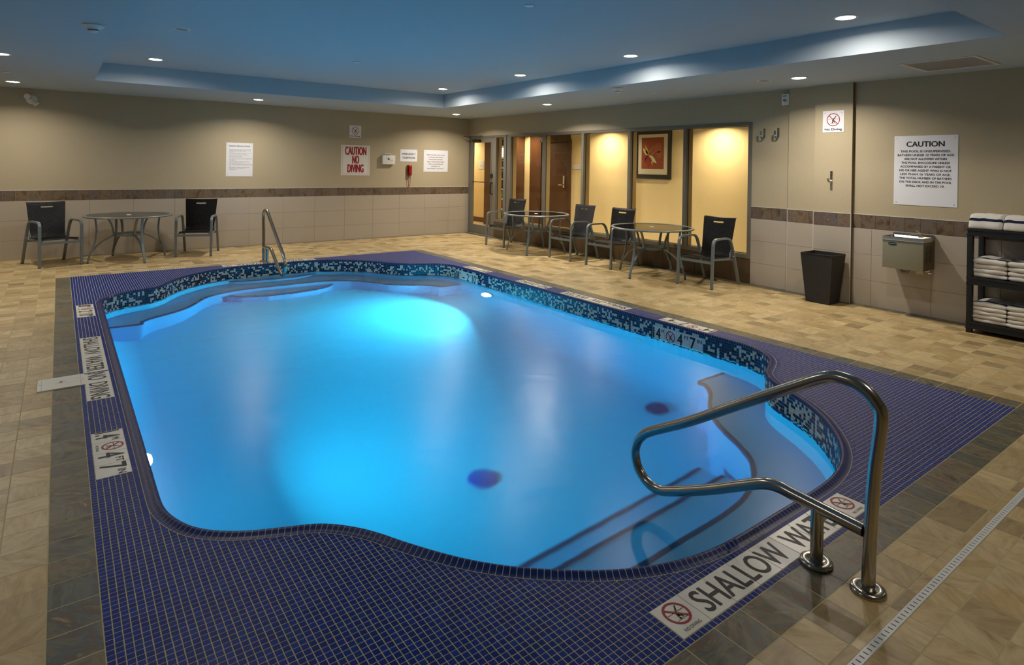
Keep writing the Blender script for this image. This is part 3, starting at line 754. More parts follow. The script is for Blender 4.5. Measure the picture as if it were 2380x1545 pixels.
# the back wall stops at the glazed wall; the corridor lies beyond it
bpy.data.objects.remove(wb); wb = structure(MB().box((XL-.1, YB, -.1), (XW+.15, YB+.12, ZC+.3)).build('wall_back', M['paint']))
wl_ = structure(MB().box((XL-.1, YN-.1, -.1), (XL, YB, ZC+.3)).build('wall_left', M['paint']))
wn = structure(MB().box((XL-.1, YN-.1, -.1), (XW+.2, YN, ZC+.3)).build('wall_near', M['paint']))
YW0, YW1, ZS_, ZH = 4.785, 10.448, .34, 2.235
mb = MB()
mb.box((XW, YS1, -.1), (XW+.15, YW0, ZC+.3)); mb.box((XW, YW0, ZH), (XW+.15, YB, ZC+.3)); mb.box((XW, YW0, -.1), (XW+.15, 10.985, ZS_))
mb.box((XB_, YS2, -.1), (XW+.15, YS1, ZC+.3)); mb.box((XC_, YS3, -.1), (XW+.15, YS2, ZC+.3)); mb.box((XD, YN-.1, -.1), (XW+.15, YS3, ZC+.3))
wr = structure(mb.build('wall_right', M['paint']))
ins = [(XM0+.155*0, 0)]
# ceiling with the raised tray
cb = MB()
cb.box((XL-.1, YN-.1, ZC), (TX0, YB+.1, ZC+.06)); cb.box((TX1, YN-.1, ZC), (XW+.15, YB+.1, ZC+.06)); cb.box((TX0, YN-.1, ZC), (TX1, TY0, ZC+.06)); cb.box((TX0, TY1, ZC), (TX1, YB+.1, ZC+.06))
cb.box((TX0-.02, TY0-.02, ZC+.0601), (TX0, TY1+.02, ZT)); cb.box((TX1, TY0-.02, ZC+.0601), (TX1+.02, TY1+.02, ZT)); cb.box((TX0, TY0-.02, ZC+.0601), (TX1, TY0, ZT)); cb.box((TX0, TY1, ZC+.0601), (TX1, TY1+.02, ZT))
cb.box((TX0-.05, TY0-.05, ZT), (TX1+.05, TY1+.05, ZT+.05))
ceil_ = structure(cb.build('ceiling', M['ceil']))

# tiles on walls
def wall_tile(nm, mat, parent, c, w_, h_, frame_):
    o = link(nm, tile_mesh(w_, h_, .008, .001, mat)); r_, u_, n_ = frame_
    o.matrix_basis = Matrix.Translation(c) @ Matrix((r_, u_, n_)).transposed().to_4x4(); wp(o, parent)
FB = (Vector((1,0,0)), Vector((0,0,1)), Vector((0,-1,0))); FR = (Vector((0,-1,0)), Vector((0,0,1)), Vector((-1,0,0)))
def tiled(parent, fr, u0, u1, plane, joints, bandj, zrows=(0, .298, .602, .905), zb=(.905, 1.066)):
    """u = x on the back wall, y on the right wall"""
    def C3(u, z, d): return Vector((u, plane-d, z)) if fr is FB else Vector((plane-d, u, z))
    # grout backing and the edge trim
    g = MB(); a = C3(u0, 0, .0035); b = C3(u1, 1.067, -.001); g.box((min(a.x,b.x),min(a.y,b.y),0), (max(a.x,b.x),max(a.y,b.y),1.067)); wp(g.build('grout_backing', M['wgrout']), parent)
    g = MB(); a = C3(u0, 0, .0105); b = C3(u1, 0, -.001); g.box((min(a.x,b.x),min(a.y,b.y),1.066), (max(a.x,b.x),max(a.y,b.y),1.0725)); wp(g.build('edge_trim', M['trim']), parent)
    js = [u0]+sorted(j for j in joints if u0+.03 < j < u1-.03)+[u1]
    for za, zb_ in zip(zrows[:-1], zrows[1:]):
        for a, b in zip(js[:-1], js[1:]): wall_tile('wall_tile', 'wtile', parent, C3((a+b)/2, (za+zb_)/2, .008), b-a-.003, zb_-za-.003, fr)
    bs = [u0]+sorted(j for j in bandj if u0+.012 < j < u1-.012)+[u1]
    for a, b in zip(bs[:-1], bs[1:]): wall_tile('band_tile', 'band', parent, C3((a+b)/2, (zb[0]+zb[1])/2, .008), b-a-.003, zb[1]-zb[0]-.003, fr)
tiled(wb, FB, XL, XW, YB, [7.155-.613*k for k in range(16)], [.092+.1535*k for k in range(-14, 51)])
jr = [3.205+.613*k for k in range(-9, 3)]; jb = [YS3-.155*k-.1 for k in range(0, 36)]
tiled(wr, FR, YN, YS3, XD, [j for j in jr if j < YS3], jb)
tiled(wr, FR, YS3, YS2, XC_, [], [YS3+.155*k for k in (1, 2)])
tiled(wr, FR, YS2, YS1, XB_, [], [YS2+.155*k for k in (1, 2)])
tiled(wr, FR, YS1, YW0, XW, [], [YW0-.155*k for k in (1, 2, 3)])
# pilaster side face in a darker tan than the wall, cream edging
wp(MB().box((XC_, YS3-.0015, 0), (XD, YS3, ZC)).build('pilaster_side', M['dark_side']), wr)
for y, xa in ((YS3, XC_), (YS2, XC_), (YS1, XB_)): wp(MB().box((xa-.0095, y-.004, 0), (xa-.001, y+.003, 1.0725)).build('corner_trim', M['trim']), wr)
# brown tiles under the windows
bj = [YW0, 5.086, 5.695, 6.31] + [6.31+.305*k for k in range(1, 16)]; bj = [b for b in bj if b < 10.9]+[10.985]
g = MB().box((XW-.0035, YW0, 0), (XW+.001, 10.985, ZS_-.001)).build('grout_backing', M['gasket'], None); wp(g, wr)
for a, b in zip(bj[:-1], bj[1:]): wall_tile('brown_tile', 'btile', wr, Vector((XW-.008, (a+b)/2, ZS_/2)), b-a-.003, ZS_-.006, FR)

# ---- windows, sidelight and door
def window(n, ya, yb, z0, z1, lab, wl=.055, wr_=.055, extra=0):
    """ya<yb outer limits; frame members proud of the wall, glass set mid depth, tan liner behind"""
    t = MB(); x0, x1 = XW-.012, XW+.045
    t.bbox((x0, ya, z0), (x1, ya+wl, z1), .002); t.bbox((x0, yb-wr_, z0), (x1, yb, z1), .002); t.bbox((x0, ya+wl, z1-.05), (x1, yb-wr_, z1), .002); t.bbox((x0, ya+wl, z0), (x1, yb-wr_, z0+.06), .002)
    f = structure(t.build('window_%d' % n, M['frame'])); f['label'] = lab
    a, b, c_, d = ya+wl, yb-wr_, z0+.06, z1-.05
    i = MB(); xi0, xi1 = XW+.053, XW+.15
    i.box((xi0, ya, z0), (xi1, a, z1)); i.box((xi0, b, z0), (xi1, yb, z1)); i.box((xi0, a, d), (xi1, b, z1)); i.box((xi0, a, z0), (xi1, b, c_))
    wp(i.build('inner_frame', M['frame_in']), f)
    k = MB(); xk0, xk1 = XW+.045, XW+.053
    for bx in (((xk0, ya, z0), (xk1, a+.006, z1)), ((xk0, b-.006, z0), (xk1, yb, z1)), ((xk0, a, d-.006), (xk1, b, z1)), ((xk0, a, z0), (xk1, b, c_+.006))): k.box(*bx)
    wp(k.build('gasket', M['gasket']), f)
    wp(MB().box((XW+.047, a, c_), (XW+.051, b, d)).build('glass_pane', M['glass']), f)
    return f
ys = [4.785, 5.91, 7.045, 8.182, 9.308, 10.448]; wname = ['rightmost', 'second from the right', 'middle', 'second from the left', 'leftmost']
for i in range(5):
    window(i+1, ys[i], ys[i+1], ZS_, ZH, 'bronze framed corridor window, '+wname[i]+' of the five wide panes', .03 if i else .055, .027 if i < 4 else .055)
window(6, 10.62, 10.985, ZS_, ZH, 'narrow bronze framed sidelight beside the glass door', .03, .055)
post = MB(); post.bbox((XW-.012, 10.448, ZS_), (XW+.045, 10.520, ZH), .002); post.box((XW+.002, 10.520, ZS_), (XW+.15, 10.55, ZH)); post.bbox((XW-.012, 10.55, ZS_), (XW+.045, 10.62, ZH), .002); post.box((XW+.045, 10.448, ZS_), (XW+.15, 10.62, ZH))
structure(post.build('trim_1', M['frame']))
# door frame and leaf
df = MB(); df.bbox((XW-.012, 11.985, 0), (XW+.10, 12.03, ZH), .002); df.bbox((XW-.012, 10.985, ZH-.045), (XW+.10, 11.985, ZH), .002)
structure(df.build('trim_2', M['frame']))
dl = MB(); y0, y1, a, b = 10.99, 11.98, 11.115, 11.865; xa, xb = XW-.004, XW+.04
dl.bbox((xa, y0, .012), (xb, a, ZH-.05), .002); dl.bbox((xa, b, .012), (xb, y1, ZH-.05), .002); dl.bbox((xa, a, 2.085), (xb, b, ZH-.05), .002); dl.bbox((xa, a, .012), (xb, b, .215), .002)
door = structure(dl.build('door_1', M['frame'])); door['label'] = 'bronze framed glass door to the corridor in the back corner'
wp(MB().box((XW+.016, a, .215), (XW+.022, b, 2.085)).build('glass_pane', M['glass']), door)
wp(MB().box((XW-.012, a-.02, .205), (XW-.005, a+.008, 2.09)).box((XW-.012, b-.008, .205), (XW-.005, b+.02, 2.09)).build('glazing_bead', M['frame']), door)
wp(MB().tube(arc([(XW-.004, 11.06, 1.19), (XW-.055, 11.06, 1.19), (XW-.055, 11.06, .94), (XW-.004, 11.06, .94)], .03), .011).build('pull_handle', M['blackmetal'], smooth=True), door)
wp(MB().tube([(XW-.03, 11.12, 1.19), (XW-.03, 11.86, 1.19)], .009).tube([(XW-.03, 11.85, 1.19), (XW-.004, 11.87, 1.19)], .009).tube([(XW-.055, 11.06, 1.19), (XW-.03, 11.13, 1.19)], .009).build('push_bar', M['blackmetal'], smooth=True), door)
wp(MB().bbox((XW-.030, 11.05, 1.30), (XW-.002, 11.14, 1.385), .004).build('lock_box', M['blackmetal']), door)
cl = empty('door_closer', (XW-.04, 11.75, 2.17)); tag(cl, 'black hydraulic door closer mounted at the top of the glass door', 'door closer')
wp(MB().bbox((XW-.075, 11.52, 2.10), (XW-.006, 11.80, 2.155), .012).build('body', M['blackmetal']), cl)
wp(MB().bar((XW-.05, 11.66, 2.165), (XW-.24, 11.90, 2.225), .022, .008).bar((XW-.24, 11.90, 2.225), (XW-.04, 11.45, 2.235), .022, .008).build('arm', M['blackmetal']), cl)
# threshold
structure(MB().box((XW-.01, 10.985, -.003), (XW+.15, 12.03, .006)).build('trim_3', M['trim']))

# ================================================================== CORRIDOR BEYOND THE GLASS
XCW, YC0, YC1, ZCC = 9.40, 3.9, 16.6, 2.44
structure(MB().box((XW+.15, YC0, -.08), (XCW+.1, YC1, -.001)).build('floor_corridor', M['corrfloor']))
structure(MB().box((XW+.15, YC0, ZCC), (XCW+.1, YC1, ZCC+.05)).build('ceiling_corridor', M['ceil']))
PY0, PY1 = 10.40, 11.87
wc = MB().box((XCW, YC0, 0), (XCW+.1, PY0, ZCC)).box((XCW, PY1, 0), (XCW+.1, YC1, ZCC)).box((XCW+.12, PY0-.1, 0), (XCW+.2, PY1+.1, ZCC))
wcor = structure(wc.build('wall_corridor', M['corrwall']))
structure(MB().box((XW+.15, YC0-.1, 0), (XCW+.1, YC0, ZCC)).build('wall_corridor_near', M['corrwall']))
structure(MB().box((XW+.15, YC1, 0), (XCW+.1, YC1+.1, ZCC)).build('wall_corridor_far', M['corrwall']))
structure(MB().box((XW+.12, YB+.12, 0), (XW+.15, YC1, ZCC)).build('wall_corridor_side', M['corrwall']))
structure(MB().box((XCW-.015, YC0, 0), (XCW, PY0, .13)).box((XCW-.015, PY1, 0), (XCW, YC1, .13)).build('baseboard_corridor', M['brownwood']))
# brown portal with a recessed door
d2 = MB().box((XCW-.02, 11.46, 0), (XCW+.11, PY1, ZCC)).box((XCW-.02, PY0, 2.16), (XCW+.11, 11.46, ZCC)).box((XCW-.035, 11.42, 0), (XCW+.05, 11.47, 2.20)).box((XCW-.035, PY0-.04, 0), (XCW+.05, PY0+.01, 2.20)).box((XCW-.035, PY0, 2.15), (XCW+.05, 11.45, 2.20))
door2 = structure(d2.build('door_2', M['brownwood'])); door2['label'] = 'dark brown door with a lever handle seen through the corridor windows'
wp(MB().bbox((XCW+.02, PY0+.012, .01), (XCW+.065, 11.415, 2.145), .003).build('door_leaf', M['brownwood']), door2)
lv = MB().bbox((XCW-.002, 10.585, 1.08), (XCW+.02, 10.645, 1.36), .006); lv.tube([(XCW+.02, 10.615, 1.145), (XCW-.045, 10.615, 1.145), (XCW-.05, 10.74, 1.145)], .011)
wp(lv.build('lever_handle', M['chrome'], smooth=True), door2)
# framed flower print
pic = empty('framed_picture', (XCW-.02, 7.98, 1.35)); tag(pic, 'dark framed print of a red and yellow flower on the corridor wall', 'picture')
A, B_, Z0, Z1 = 7.525, 8.445, 1.36, 2.325
fb = MB(); fwid = .085
for (p0, p1, q0, q1) in (((A, Z0), (B_, Z0), (B_-fwid, Z0+fwid), (A+fwid, Z0+fwid)), ((B_, Z0), (B_, Z1), (B_-fwid, Z1-fwid), (B_-fwid, Z0+fwid)), ((B_, Z1), (A, Z1), (A+fwid, Z1-fwid), (B_-fwid, Z1-fwid)), ((A, Z1), (A, Z0), (A+fwid, Z0+fwid), (A+fwid, Z1-fwid))):
    m_1 = [(XCW-.035, p0[0], p0[1]), (XCW-.035, p1[0], p1[1]), (XCW-.018, q0[0], q0[1]), (XCW-.018, q1[0], q1[1])]
    fb.add(m_1+[(XCW, v[1], v[2]) for v in m_1], [(0,1,2,3), (0,4,5,1), (2,6,7,3), (4,7,6,5)])
wp(fb.build('frame', M['pframe']), pic)
wp(MB().box((XCW-.010, A+fwid, Z0+fwid), (XCW-.001, B_-fwid, Z1-fwid)).build('mat_board', M['mat_board']), pic)
pp = Print((XCW-.0105, B_-fwid-.095, Z0+fwid+.11), (0, -1, 0), (0, 0, 1), .001); PW, PH = .56, .62
art = simple('rust_art_print', (.62, .30, .16), .7, var=.35, vscale=7)
pp.rect('bg', 0, 0, PW, PH)
def petal(key, cx, cy_, ang, L, wd, k=1.6):
    c, s_ = math.cos(ang), math.sin(ang); P = [(0, 0), (.3, .5), (.6, .45), (1, 0), (.6, -.45), (.3, -.5)]
    pp.poly(key, [(cx+u*L*c-v*wd*s_, cy_+u*L*s_+v*wd*c) for u, v in P], k)
fx, fy = .17, .27
pp.line('st', [(fx+.02, fy-.2), (fx+.01, 0)], .012, 1.4)
for a_, L, wd, key in ((2.35, .20, .08, 'cr'), (1.95, .22, .07, 'ye'), (.95, .26, .06, 'or'), (.40, .25, .06, 'or'), (-.62, .27, .10, 'cr'), (-1.0, .24, .05, 'ye'), (3.75, .19, .09, 'rd'), (4.2, .22, .06, 'mr')): petal(key, fx, fy, a_, L, wd)
petal('mr', fx+.005, fy, -1.5, .24, .14, 2.2); petal('rd', fx+.01, fy-.08, -1.5, .16, .09, 2.6); pp.disc('ye', fx+.03, fy+.03, .03, 1.5, sy=.4)
pp.disc('or', .42, .42, .10, 1.2); pp.disc('or', .45, .28, .07, 1.2)
pp.done(pic, {'bg': ('art_print', art), 'st': ('painted_stem', M['black']), 'cr': ('painted_petal', simple('cream_petal', (.93, .88, .66), .7)), 'ye': ('painted_petal', simple('yellow_petal', (.90, .72, .28), .7)), 'or': ('painted_petal', simple('rust_petal', (.70, .40, .22), .7)), 'rd': ('painted_petal', simple('red_petal', (.70, .12, .13), .7)), 'mr': ('painted_petal', simple('maroon_petal', (.55, .16, .14), .7))})
def small_sign(ya, yb, z0, z1, lines_, label, x=XCW, nm='wall_sign'):
    t = empty(nm, (x, (ya+yb)/2, z0)); tag(t, label, 'sign')
    wp(MB().bbox((x-.006, ya, z0), (x-.0005, yb, z1), .0015).build('board', M['signw']), t)
    p = Print((x-.0062, yb, z0), (0, -1, 0), (0, 0, 1))
    for s_, cx, y, h, w_ in lines_: p.text('k', s_, cx, y, h, w_)
    p.done(t, INK); return t
small_sign(9.86, 10.31, 1.515, 1.62, [('EMPLOYEES', .30, .055, .018, .13), ('ONLY', .30, .028, .018, .06)], 'low white EMPLOYEES ONLY sign beside the brown corridor door')
small_sign(13.93, 14.19, 1.46, 1.69, [('EMPLOYEES', .15, .09, .016, .11), ('ONLY', .17, .06, .016, .05)], 'small white wall sign seen through the glass door')
# pantry shelving seen through the sidelight
sh = empty('display_shelf', (9.25, 12.6, 0)); tag(sh, 'dark display shelving with white edges seen through the sidelight', 'shelf')
wp(MB().box((9.10, 13.0, 0), (XCW-.001, 13.46, ZCC-.002)).build('side_panel', M['brownwood']), sh)
wp(MB().box((9.36, 12.2, 0), (XCW-.002, 13.0, ZCC-.002)).box((9.10, 12.1, 0), (XCW-.002, 12.2, ZCC-.002)).box((9.12, 12.2, 2.24), (9.36, 13.0, ZCC-.002)).build('back_panel', M['brownwood']), sh)
SZ = [.17, .44, .70, .945, 1.21, 1.495, 1.745, 2.05]
for z in SZ: wp(MB().box((9.105, 12.2, z), (9.36, 13.0, z+.028)).build('shelf_board', M['white']), sh)
wp(MB().box((9.30, 12.2, 1.79), (9.33, 13.0, 2.03)).build('lit_panel', M['litpanel']), sh)
bcol = {'green': simple('green_bottle', (.10, .32, .16), .2), 'red': simple('red_bottle', (.60, .06, .08), .25), 'teal': simple('teal_bottle', (.10, .25, .28), .2), 'lime': simple('lime_bottle', (.45, .60, .18), .3)}
for z, k, hh in ((.198, 'green', .2), (.468, 'red', .19), (.728, 'lime', .17), (1.238, 'teal', .2), (1.523, 'teal', .18)):
    for j, y in enumerate((12.50, 12.62, 12.74, 12.86)):
        b_ = empty('bottle', (9.18, y, z)); tag(b_, {'green': 'dark green', 'red': 'red', 'lime': 'lime green', 'teal': 'teal'}[k]+' bottle, '+['rightmost', 'second from right', 'second from left', 'leftmost'][j]+' on the '+{.198: 'lowest', .468: 'second lowest', .728: 'third lowest', 1.238: 'middle', 1.523: 'upper'}[z]+' display shelf', 'bottle', 'bottles on the display shelf')
        wp(MB().lathe([(0, 0), (.032, 0), (.034, .01), (.034, hh*.55), (.013, hh*.78), (.012, hh*.93), (0, hh*.93)], 14, (9.18, y, z)).build('glass_body', bcol[k], smooth=True), b_)
        wp(MB().lathe([(0, 0), (.014, 0), (.014, .018), (0, .018)], 10, (9.18, y, z+hh*.93)).build('cap', M['white']), b_)

# ================================================================== LAMPS
LF = {(-.53, 11.07): .75, (-.5, 8.18): .75, (-.5, 2.6): .7, (6.74, 8.07): 1.9, (6.73, 11.05): 1.3, (6.81, 3.66): 1.15}
def downlight(x, y, z, label, group, power, col, r_=.075, lit=True, lens='lens', spread=150):
    t = empty('recessed_downlight', (x, y, z)); tag(t, label, 'ceiling light', group)
    wp(MB().lathe([(r_+.022, 0), (r_+.020, -.006), (r_+.002, -.008), (r_, -.002)], 32, (x, y, z)).build('trim_ring', M['white'], smooth=True), t)
    if lit: wp(MB().lathe([(r_, -.0015), (r_*.8, -.008), (r_*.4, -.013), (0, -.014)], 28, (x, y, z)).build('lens', M[lens], smooth=True), t)
    else: wp(MB().lathe([(r_, -.0015), (r_*.7, .0), (0, .001)], 28, (x, y, z-.0015)).build('lens', M['greypl'], smooth=True), t)
    if lit:
        la = bpy.data.lights.new('downlight_lamp', 'AREA'); la.shape = 'DISK'; la.size = r_*1.6; la.energy = power; la.color = col; la.spread = math.radians(spread)
        lo = bpy.data.objects.new('downlight_lamp', la); C.objects.link(lo); lo.location = (x, y, z-.018); wp2 = wm(t).inverted(); lo.parent = t; lo.matrix_parent_inverse = wp2
gl = 'round downlights in the pool room ceiling'
low = [((2.75, 11.05), 'lit downlight in the low ceiling above the health regulations sign'), ((6.73, 11.05), 'lit downlight in the low ceiling at the back corner'), ((6.74, 8.07), 'lit downlight in the low ceiling before the corridor windows'),
       ((6.81, 3.66), 'lit downlight in the low ceiling beside the right pilaster'), ((-.53, 11.07), 'lit downlight above the twin emergency lamp'), ((-.5, 8.18), 'lit downlight at the left edge of the low ceiling'),
       ((-.5, 2.6), 'added unseen downlight over the left deck beside the camera'), ((6.8, .4), 'added unseen downlight over the towel shelf corner'), ((2.7, .2), 'added unseen downlight over the near deck behind the camera')]  # these three out-of-view downlights are added to light the near end
for (x, y), lab in low: downlight(x, y, ZC, lab, gl, P_LOW*LF.get((x, y), 1)*(1 if y > 3 else .35), COL_DOWN)
high = [((1.0, 9.21), 'lit downlight at the far left corner of the raised ceiling'), ((5.36, 9.26), 'farthest lit downlight along the right side of the raised ceiling'), ((5.36, 7.04), 'second farthest downlight along the right side of the raised ceiling'),
        ((5.38, 4.93), 'third farthest downlight along the right side of the raised ceiling'), ((5.38, 2.49), 'nearest lit downlight along the right side of the raised ceiling'), ((1.08, 5.25), 'lit downlight at the top edge of the picture in the raised ceiling')]
for (x, y), lab in high: downlight(x, y, ZT, lab, gl, P_HIGH, COL_DOWN, spread=168)
downlight(.973, 6.9, ZT, 'unlit round fitting in the left part of the raised ceiling', None, 0, COL_DOWN, r_=.06, lit=False)
downlight(6.74, 4.05, ZC, 'round ceiling speaker in the low ceiling beside the right downlight', None, 0, COL_DOWN, r_=.06, lit=False)  # a ceiling speaker ring, built from the unlit downlight parts
for i, y in enumerate((6.40, 9.15, 11.75, 14.6)): downlight(8.98, y, ZCC, ['warm corridor downlight before the rightmost window', 'warm corridor downlight before the middle window', 'warm corridor downlight before the brown door', 'warm corridor downlight beyond the glass door'][i], 'warm downlights in the corridor', P_CORR, COL_CORR, r_=.055, lens='clens', spread=150)

# ================================================================== CHAIRS
def sheet_mesh(profile, width_at, th=.009, nu=26, slot=None, edge=.0):
    """woven sheet: profile (y,z) list, width function of arc fraction; slot=(s0,s1,halfwidth) cuts the hand hole"""
    P = [Vector((0, y, z)) for y, z in profile]; L = [0]
    for a, b in zip(P[:-1], P[1:]): L.append(L[-1]+(b-a).length)
    tot = L[-1]; bm = bmesh.new(); uv = bm.loops.layers.uv.new('UVMap'); rows = []
    for i, p in enumerate(P):
        t = (P[min(i+1, len(P)-1)]-P[max(i-1, 0)]).normalized(); n = Vector((0, -t.z, t.y))
        w_ = width_at(L[i]/tot); r = []
        for j in range(nu+1):
            u = -1+2*j/nu; dish = .022*(1-u*u) if L[i]/tot > .45 else .008*(1-u*u)
            r.append(bm.verts.new((u*w_/2, p.y-n.y*dish, p.z-n.z*dish-.026*(1-u*u)*max(0, (L[i]/tot-.75)/.25))))
        rows.append(r)
    for i in range(len(P)-1):
        for j in range(nu):
            if slot and slot[0] <= (L[i]+L[i+1])/2 <= slot[1] and abs((j+.5)/nu*2-1) < slot[2]: continue
            f = bm.faces.new((rows[i][j], rows[i][j+1], rows[i+1][j+1], rows[i+1][j])); f.smooth = True
            for lp, (a, b) in zip(f.loops, ((j, L[i]), (j+1, L[i]), (j+1, L[i+1]), (j, L[i+1]))): lp[uv].uv = (a/nu*.46, b)
    bmesh.ops.solidify(bm, geom=bm.faces[:], thickness=th)
    me = bpy.data.meshes.new('woven_sheet'); bm.to_mesh(me); bm.free()
    for p in me.polygons: p.use_smooth = True
    me.set_sharp_from_angle(angle=math.radians(50)); return me
def dense(pts, r, n=5, seg=.03):
    A = arc([(0, y, z) for y, z in pts], r, n); out = [A[0]]
    for a, b in zip(A[:-1], A[1:]):
        k = max(1, int((b-a).length/seg))
        for i in range(1, k+1): out.append(a+(b-a)*i/k)
    return [(p.y, p.z) for p in out]
sheet_prof = dense([(.285, .385), (.27, .405), (-.02, .385), (-.175, .375), (-.275, .90), (-.30, .915)], .10, 6, .022)
tl = sum(math.hypot(a[0]-b[0], a[1]-b[1]) for a, b in zip(sheet_prof[:-1], sheet_prof[1:]))
chair_sheet = sheet_mesh(sheet_prof, lambda t: .445+.055*max(0, (t-.55)/.45), slot=(tl-.090, tl-.055, .30))
def make_chair(label):
    t = empty('patio_chair', (0, 0, 0)); tag(t, label, 'chair', 'woven patio armchairs')
    link('woven_seat', chair_sheet, M['weave'], t)
    for s_ in (-1, 1):
        X = .262*s_
        # one bent flat tube: front leg, arm, rear leg
        Pf = arc([(X, .315, 0), (X, .300, .47), (X, .290, .645), (X, .12, .650)], .075, 6)
        Pr = arc([(X, .12, .650), (X, -.10, .648), (X, -.175, .50), (X, -.345, 0)], .085, 6)
        flat = [(-.018, -.012), (.018, -.012), (.018, .012), (-.018, .012)]
        for nm, P in (('front_leg', Pf), ('rear_leg', Pr)):
            MB().sweep(P, flat, side=(1, 0, 0)).build(nm, M['alu'], t, smooth=True, ang=35)
        for y in (.32, -.345): MB().box((X-.019, y-.013, 0), (X+.019, y+.013, .006)).build('foot_pad', M['gasket'], t)
        MB().bar((.225*s_, .27, .375), (.225*s_, -.17, .355), .022, .022).bar((.225*s_, -.17, .37), (.225*s_, -.19, .45), .02, .02).build('seat_rail', M['alu'], t)
        MB().lathe([(0, .012), (.008, .010), (.010, 0)], 10, (.272*s_, -.175, .40), (s_, 0, 0)).build('bolt_cap', M['chrome'], t, smooth=True)
    MB().bar((-.25, .302, .345), (.25, .302, .345), .014, .035).build('front_stretcher', M['alu'], t)
    MB().bar((-.25, -.215, .345), (.25, -.215, .345), .014, .030).build('rear_stretcher', M['alu'], t)
    return t
def copy_tree(o, parent=None):
    c = o.copy(); C.objects.link(c); c.parent = parent
    for ch in list(o.children): copy_tree(ch, c)
    return c
bpy.context.view_layer.update()
chairs = [('dark woven armchair left of the round table, against the back wall at far left', (-.168, 10.909), (.295, 11.085), (-.406, 11.581), (.067, 11.765)),
          ('dark woven armchair right of the round table against the back wall', (1.538, 11.164), (2.0, 10.946), (1.795, 11.838), (2.265, 11.667)),
          ('dark woven armchair beside the glass door, farthest along the window wall', (6.80, 9.96), (6.83, 9.44), (7.46, 10.02), (7.49, 9.50)),
          ('dark woven armchair on the near side of the far window table', (6.84, 8.056), (6.82, 7.530), (7.47, 8.06), (7.47, 7.54)),
          ('dark woven armchair on the far side of the near window table', (6.83, 7.140), (6.84, 6.615), (7.49, 7.17), (7.49, 6.64)),
          ('dark woven armchair standing alone before the rightmost window', (6.86, 5.330), (6.87, 4.805), (7.50, 5.36), (7.52, 4.84))]
proto = None
for i, (lab, a, b, c_, d) in enumerate(chairs):
    if proto is None: proto = make_chair(lab); t = proto
    else: t = copy_tree(proto); t['label'] = lab
    fm = ((a[0]+b[0])/2, (a[1]+b[1])/2); bmid = ((c_[0]+d[0])/2, (c_[1]+d[1])/2)
    ang = math.atan2(fm[1]-bmid[1], fm[0]-bmid[0])-PI/2
    t.location = ((fm[0]+bmid[0])/2, (fm[1]+bmid[1])/2, 0); t.rotation_euler = (0, 0, ang)
    if i >= 2: t.location.x = min(t.location.x, 7.155)

# ================================================================== TABLES
def make_table(label):
    t = empty('round_table', (0, 0, 0)); tag(t, label, 'table', 'round glass topped patio tables')
    rim = [(.60*math.cos(2*PI*k/64), .60*math.sin(2*PI*k/64), .692) for k in range(64)]
    MB().sweep([(x*.965, y*.965, z) for x, y, z in rim], [(-.021, -.010), (-.012, -.016), (.012, -.016), (.023, -.009), (.026, 0), (.018, .010), (.0, .0125), (-.021, .009)], closed=True).build('rim', M['alu'], t, smooth=True, ang=60)
    MB().lathe([(.022, -.003), (.560, -.003), (.560, .003), (.022, .003)], 64, (0, 0, .6985)).build('glass_top', M['tglass'], t)
    MB().lathe([(.0, .006), (.026, .006), (.034, .002), (.034, 0)], 20, (0, 0, .7018)).build('hole_cap', M['white'], t, smooth=True)
    for k in range(4):
        a = PI/2*k; c_, s_ = math.cos(a), math.sin(a); tn = (-s_, c_, 0)
        def R3(L): return [(r*c_, r*s_, z) for r, z in L]
        leg = [tuple(v) for v in crom(R3([(.47, .683), (.452, .58), (.445, .46), (.462, .34), (.478, .26), (.515, .16), (.545, .07), (.555, 0)]), 5)]
        br = [tuple(v) for v in crom(R3([(.33, .683), (.275, .63), (.235, .54), (.215, .44), (.213, .40), (.25, .375), (.33, .335), (.42, .27), (.475, .20), (.50, .165)]), 5)]
        flat = [(-.016, -.008), (.016, -.008), (.016, .008), (-.016, .008)]
        MB().sweep(leg, flat, side=tn).build('leg', M['alu'], t, smooth=True, ang=35)
        MB().sweep(br, flat, side=tn).build('brace', M['alu'], t, smooth=True, ang=35)
        MB().lathe([(0, 0), (.018, 0), (.018, .008), (0, .008)], 12, (.555*c_, .555*s_, 0)).build('foot', M['gasket'], t)
    ring_ = [(.205*math.cos(2*PI*k/40), .205*math.sin(2*PI*k/40), .40) for k in range(40)]
    MB().sweep(ring_, [(-.004, -.018), (.004, -.018), (.004, .018), (-.004, .018)], closed=True).build('lower_ring', M['alu'], t, smooth=True, ang=50)
    return t
tabs = [('round glass table with grey rim against the back wall at left', (.90, 11.30), 18), ('round glass table before the corridor windows, the one nearer the glass door', (7.06, 8.72), 35), ('round glass table before the corridor windows, the one nearer the camera', (7.07, 6.0), 8)]
proto = None
for i, (lab, (x, y), a) in enumerate(tabs):
    if proto is None: proto = make_table(lab); t = proto
    else: t = copy_tree(proto); t['label'] = lab
    t.location = (x, y, 0); t.rotation_euler = (0, 0, math.radians(a))

